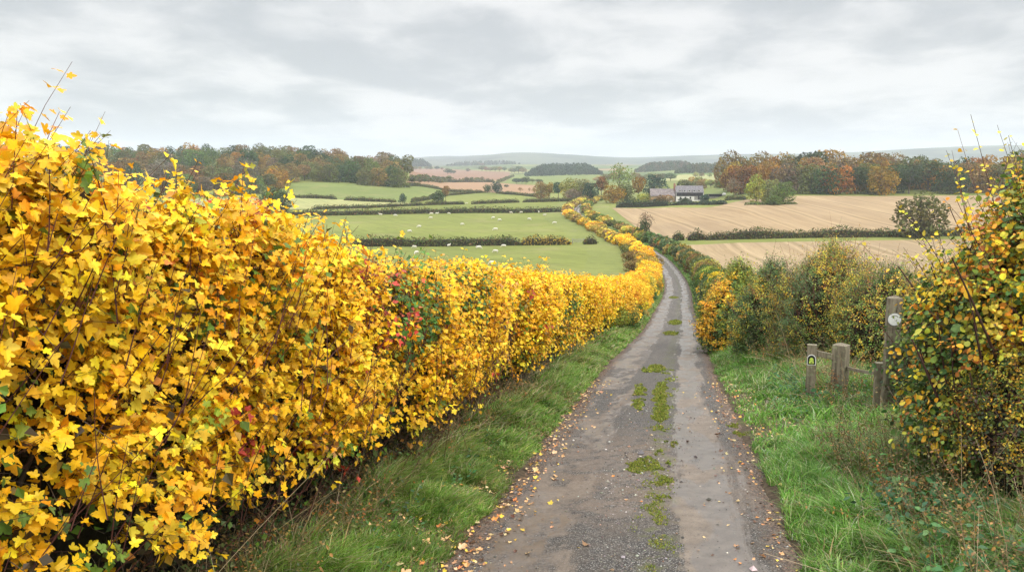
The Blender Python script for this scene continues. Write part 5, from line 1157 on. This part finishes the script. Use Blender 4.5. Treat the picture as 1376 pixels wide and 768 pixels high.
grass('grass', 'green grass of the left verge beyond the first bend of the hedge', -1, 13, 34, 75000, 2.3, 1.15, rg)
grass('grass', 'green grass of the left verge in the distance', -1, 34, 240, 70000, 9, 1.3, rg)
grass('grass', 'long lush grass of the right verge, nearest stretch', 1, 3.0, 13, 110000, 1.2, 1.5, rg)
grass('grass', 'lush grass of the right verge around the gate posts', 1, 13, 34, 85000, 2.3, 1.35, rg)
grass('grass', 'green grass of the right verge in the distance', 1, 34, 300, 70000, 9, 1.3, rg)

def stalks():
    rng = np.random.default_rng(9)
    def bunch(n, Yr, ur, side, Lr, r, cols, lean, bend):
        Y = rng.uniform(*Yr, n); U = rng.uniform(*ur, n); X = RC(Y)+side*U*rk(Y); P = np.stack([X, Y, ground(X, Y)-.02], 1); L = rng.uniform(*Lr, n)
        D = nrm(np.array(lean)+rng.normal(0, .3, (n, 3))); D[:, 2] = np.abs(D[:, 2]); return tubes(curve_pts(P, D, L, rng.normal(0, bend, (n, 3))+np.array([0, 0, -bend]), 8), np.outer(rng.uniform(.6, 1.3, n)*r, np.linspace(1, .4, 8)), 4, palette(n, cols, rng))
    DRY = [(3, (.42, .32, .18)), (2, (.26, .17, .09)), (1, (.5, .42, .28)), (1, (.12, .07, .04))]
    a = bunch(700, (4, 13.5), (2.4, 4.6), 1, (.35, 1.0), .0028, DRY, (-.2, -.05, 1), .35); b = bunch(14, (5.5, 11), (2.4, 4.0), 1, (.8, 1.5), .0034, [(1, (.45, .36, .22))], (-.35, -.1, 1), .45)
    d = bunch(260, (17, 24), (3.3, 5.2), 1, (.5, 1.1), .006, DRY, (-.5, -.1, .9), .4)
    V, Fc, C, lp = cat([a, b, d]); tag(mesh('dry_stalks', V, Fc, M_TWIG, col=C), 'tangle of dry brown stalks in the right verge below the bushes', 'stalks', kind='stuff')
    a = bunch(600, (3.5, 14), (2.8, 3.8), -1, (.25, .8), .0026, DRY, (.35, 0, 1), .4); b = bunch(400, (14, 34), (2.7, 3.6), -1, (.25, .7), .004, DRY, (.3, 0, 1), .4)
    V, Fc, C, lp = cat([a, b]); tag(mesh('dry_stalks', V, Fc, M_TWIG, col=C), 'dry grass stalks along the foot of the maple hedge', 'stalks', kind='stuff')
    # brown leafy undergrowth in the right bank and at the hedge foot
    def under(n, Yr, ur, side, pal, L, ls, tpl, lean=(0, 0, 1), step=.06, nm='undergrowth', lab='', droop=.4, mat=None):
        Y = rng.uniform(*Yr, n); U = rng.uniform(*ur, n); X = RC(Y)+side*U*rk(Y); P = np.stack([X, Y, ground(X, Y)-.02], 1); Ls = L*np.exp(rng.normal(0, .3, n)); D = nrm(np.array(lean)+rng.normal(0, .35, (n, 3)))
        lf, st, _ = shoots(P, D, Ls, step, ls, tpl, palette(n, pal, rng), rng, outN=np.tile([0, -.3, .8], (n, 1)), bend=.25, start=.25, droop=droop, stemcol=(.16, .11, .06), upN=1.0, tipshrink=.2)
        V, Fc, C, lp = cat([lf]); tag(mesh(nm, V, Fc, mat or M_LEAF2, col=C, lp=lp), lab, 'undergrowth', kind='stuff'); tag(mesh(nm, st[0], [st[1]], M_TWIG, col=st[2]), 'thin stems of the '+lab, 'undergrowth', kind='stuff')
    BR = [(3, (.22, .14, .05)), (3, (.13, .13, .04)), (2, (.34, .22, .06)), (2, (.09, .13, .035)), (1, (.40, .16, .04))]
    under(1200, (5.0, 13), (2.7, 4.6), 1, BR, .55, .035, L_OVAL, (-.2, -.1, 1), lab='brown and olive weeds on the right bank')
    under(420, (16.5, 24), (3.6, 5.4), 1, BR, .55, .045, L_OVAL, (-.2, -.1, 1), lab='brown weeds around the gate posts')
    under(420, (24, 36), (3.1, 4.2), 1, BR, .6, .06, L_OVAL, (-.3, -.1, 1), lab='brown weeds under the right lane bushes')
    under(1300, (3.5, 19), (2.75, 3.9), -1, BR+[(3, (.05, .09, .02))], .35, .04, L_OVAL, (.3, 0, 1), lab='low weeds at the foot of the maple hedge')
    NT_ = [(3, (.045, .13, .045)), (3, (.07, .17, .055)), (1, (.11, .22, .07))]
    under(520, (4.2, 9.5), (2.6, 4.8), 1, NT_, .36, .088, L_OVAL, (-.1, 0, 1), .05, 'nettles', 'bright green nettles in the bottom right corner', .5)
    under(160, (16.4, 22), (2.8, 4.6), 1, NT_, .30, .08, L_OVAL, (-.2, -.1, 1), .05, 'nettles', 'bright green nettles around the gate posts', .5)
    under(120, (7, 14), (2.2, 3.6), -1, NT_, .2, .05, L_OVAL, (.1, 0, 1), .05, 'nettles', 'small green weeds in the left verge', .5)
stalks()

# ------------------------------------------------------------------ moss, stones and fallen leaves on the lane
def px_patch(px, py): P = at(px, py); return P[0], P[1]
def moss():
    rng = np.random.default_rng(3); Vs = []
    L = [(872, 629, 30, 11, 1.0), (888, 650, 16, 7, .7), (886, 672, 18, 7, .6), (888, 700, 14, 12, .3), (890, 740, 16, 22, .2), (859, 528, 9, 9, .9), (858, 545, 10, 8, .9), (887, 532, 11, 20, .95), (888, 558, 12, 14, .95),
         (883, 497, 12, 4.5, 1), (872, 500, 9, 3, .7), (907, 434, 9, 3.4, 1), (902, 449, 10, 2.6, .9), (906, 600, 5, 4, .5), (887, 612, 8, 5, .6), (905, 400, 7, 1.5, .8), (1002, 583, 16, 4, .9), (985, 575, 12, 3, .7)]
    cols = [(4, (.19, .23, .03)), (3, (.26, .28, .045)), (2, (.11, .15, .025)), (1, (.30, .25, .08))]
    for (px, py, rx, ry, d) in L:
        x0, y0 = px_patch(px, py); sx = rx*y0/F; a = at(px, py-ry); b = at(px, py+ry); sy = (a[1]-b[1])/2; n = int(min(26000, 5200*sx*sy*4*d*np.interp(y0, [5, 12, 30], [2.2, 1.3, .5]))+500)
        ang = rng.uniform(0, 2*pi, n); r = np.sqrt(rng.random(n))*1.15; Y = y0+sy*r*np.sin(ang); X = x0*Y/y0+sx*r*np.cos(ang); m = (r*(1+1.1*fbm(X*8, Y*3.5, 2.5, 3)) < .8) & (rng.random(n) < np.clip(.25+d*.5+2.2*fbm(X*12, Y*8, 7, 3), 0, 1)); X, Y, r = X[m], Y[m], r[m]; n = len(X)
        U = road_u(X, Y); Z = np.maximum(road_z(X, Y, U), ground(X, Y)-.03)+.014*d*np.clip(1-r, 0, 1)**.6*(1+fbm(X*14, Y*14, 1, 2)); s = np.interp(y0, [6, 14, 30], [.014, .024, .05])
        Vs.append(leaves(L_DIA, np.stack([X, Y, Z], 1), nrm(rng.normal(0, .7, (n, 3))+np.array([0, 0, .7])), rdir(n, rng), s*np.exp(rng.normal(0, .3, n)), palette(n, cols, rng, .2), rng=rng))
    n = 26000; Y = 4.2+22*rng.random(n)**1.3; U = rng.normal(.27, .11, n)+.08*fbm(Y*1.2, Y*0, 3, 2); X = RC(Y)+U*rk(Y); m = fbm(X*6, Y*2.2, 3.3, 4) > .2; X, Y, U = X[m], Y[m], U[m]; n = len(X)
    Vs.append(leaves(L_DIA, np.stack([X, Y, road_z(X, Y, U)], 1), nrm(rng.normal(0, .7, (n, 3))+np.array([0, 0, .6])), rdir(n, rng), np.interp(Y, [5, 20], [.011, .03])*np.exp(rng.normal(0, .35, n)), palette(n, cols, rng, .2), rng=rng))
    V, Fc, C, lp = cat(Vs); tag(mesh('moss', V, Fc, M_GRASS, col=C), 'olive-green moss and grass patches along the middle of the lane', 'moss', kind='stuff')
moss()
def stones():
    rng = np.random.default_rng(8); n = 15000; Y = 3.5+15*rng.random(n)**1.15; z = rng.random(n)
    U = np.where(z < .55, rng.normal(-.02, .36, n), np.where(z < .78, rng.normal(1.62, .2, n), rng.normal(-1.6, .2, n))); m = rng.random(n) < .03; U[m] = rng.uniform(-1.5, 1.5, int(m.sum()))
    X = RC(Y)+U*rk(Y); m = rng.random(n) < np.clip(.6+1.4*fbm(X*1.5, Y*1.0, 3, 2), .1, 1); X, Y, U = X[m], Y[m], U[m]; n = len(X); Z = road_z(X, Y, U); s = .0045*np.exp(np.abs(rng.normal(0, .62, n)))
    T = np.array([(1, 0, 0), (0, 1, 0), (-1, 0, 0), (0, -1, 0), (0, 0, .7), (.1, 0, -.6)], float); Fc = np.array([(0, 1, 4), (1, 2, 4), (2, 3, 4), (3, 0, 4), (1, 0, 5), (2, 1, 5), (3, 2, 5), (0, 3, 5)])
    V = T[None]*(1+rng.normal(0, .22, (n, 6, 3)))*s[:, None, None]; a = rng.uniform(0, 6.28, n); c_, s_ = np.cos(a)[:, None], np.sin(a)[:, None]; V = np.stack([V[..., 0]*c_-V[..., 1]*s_, V[..., 0]*s_+V[..., 1]*c_, V[..., 2]], -1)+np.stack([X, Y, Z+s*.25], 1)[:, None]
    col = np.repeat(palette(n, [(3, (.13, .12, .105)), (3, (.23, .21, .185)), (1, (.38, .36, .32)), (2, (.07, .06, .055)), (1, (.2, .13, .09))], rng, .25), 6, 0)
    tag(mesh('gravel', V.reshape(-1, 3), [(Fc[None]+(np.arange(n)*6)[:, None, None]).reshape(-1, 3)], M_STONE, col=col), 'loose gravel scattered over the lane', 'gravel', kind='stuff')
stones()
def fallen():
    rng = np.random.default_rng(15); LC_ = [(4, (.62, .36, .16)), (3, (.66, .46, .22)), (2, (.55, .22, .06)), (2, (.30, .16, .08)), (2, (.72, .50, .06))]
    def zz(X, Y): U = road_u(X, Y); return np.where(np.abs(U) < 1.85, road_z(X, Y, U), ground(X, Y)+.0)
    # single leaves one can pick out, along the left road edge
    n = 150; Y = 4.9+9*rng.random(n)**1.6; U = -1.72+rng.normal(0, .20, n)-.3*(rng.random(n) < .25); k = rng.random(n) < .10; U[k] = rng.uniform(-1.4, -.3, int(k.sum()))
    for i in range(n):
        x = float(RC(Y[i])+U[i]*rk(Y[i])); s = float(.062*np.exp(rng.normal(0, .25))); c = palette(1, LC_, rng)
        N = np.array([[0, 0, 1.0]])+rng.normal(0, .28, (1, 3)); a = rng.uniform(0, 6.28); L = leaves(L_MAPLE, np.zeros((1, 3)), np.array([[math.cos(a), math.sin(a), .05]]), N, s, c, fold=.45, curl=-.5, rng=rng); V = L[0]; V[:, 2] -= V[:, 2].min()
        o = mesh('fallen_leaf', V, [L[1]], M_LITTER, col=L[2], lp=L[3]); o.location = (x, Y[i], float(zz(np.array([x]), np.array([Y[i]]))[0])+.004+(.03 if U[i] < -1.9 else 0))
        tag(o, 'curled dry maple leaf lying on the left edge of the lane', 'leaf', 'fallen leaves on the left edge of the lane')
    n = 6500; Y = 3.5+20*rng.random(n)**1.2; side = np.where(rng.random(n) < .72, -1, 1); U = side*np.where(rng.random(n) < .6, np.abs(rng.normal(1.9, .36, n)), rng.uniform(1.9, 3.6, n)); k = rng.random(n) < .015; U[k] = rng.uniform(-1.5, 1.5, int(k.sum()))
    X = RC(Y)+U*rk(Y); gr = np.clip((np.abs(U)-2.0)*.5, 0, 1); Z = zz(X, Y)+.006+gr*rng.uniform(.03, .17, n); small = np.exp(rng.normal(-.25, .3, n))
    a = rng.uniform(0, 6.28, n); L = leaves(L_MAPLE2, np.stack([X, Y, Z], 1), np.stack([np.cos(a), np.sin(a), rng.normal(0, .12, n)], 1), np.array([0, 0, 1.0])+rng.normal(0, .3, (n, 3)), .05*small, palette(n, LC_+[(4, (.12, .065, .04))], rng), fold=.3, curl=-.3, rng=rng)
    tag(mesh('leaf_litter', L[0], [L[1]], M_LITTER, col=L[2], lp=L[3]), 'small brown and yellow leaf litter along both edges of the lane', 'leaf litter', kind='stuff')
    n = 5000; Y = 3.5+24*rng.random(n); U = np.where(rng.random(n) < .5, -1, 1)*rng.normal(1.72, .16, n); X = RC(Y)+U*rk(Y); Z = zz(X, Y)+.004; a = rng.uniform(0, 6.28, n)
    L = leaves(L_DIA, np.stack([X, Y, Z], 1), np.stack([np.cos(a), np.sin(a), rng.normal(0, .2, n)], 1), np.array([0, 0, 1.0])+rng.normal(0, .4, (n, 3)), .022*np.exp(rng.normal(0, .4, n)), palette(n, [(3, (.10, .055, .035)), (2, (.2, .12, .07)), (1, (.4, .26, .12))], rng), rng=rng)
    tag(mesh('leaf_crumbs', L[0], [L[1]], M_LITTER, col=L[2], lp=L[3]), 'crumbled dark leaf bits in the mud at the lane edges', 'leaf litter', kind='stuff')
fallen()

# ------------------------------------------------------------------ the air
def haze(density):
    m, t, out = newmat('haze_air'); v = m.node_tree.nodes.new('ShaderNodeVolumePrincipled'); v.inputs['Color'].default_value = (.84, .91, 1, 1); v.inputs['Density'].default_value = density; v.inputs['Anisotropy'].default_value = .2
    m.node_tree.links.new(v.outputs[0], out.inputs['Volume']); zlo = float(min(p(np.linspace(-60, 9000, 400)).min() for p in PCH))-8; zhi = 260
    V = [(x, y, z) for z in (zlo, zhi) for x, y in ((-9500, -800), (9500, -800), (9500, 9500), (-9500, 9500))]
    o = mesh('haze', V, [np.array([(0, 3, 2, 1), (4, 5, 6, 7), (0, 1, 5, 4), (1, 2, 6, 5), (2, 3, 7, 6), (3, 0, 4, 7)])], m); tag(o, 'thin pale autumn haze over the valley', 'haze', kind='stuff')
haze(.00014)
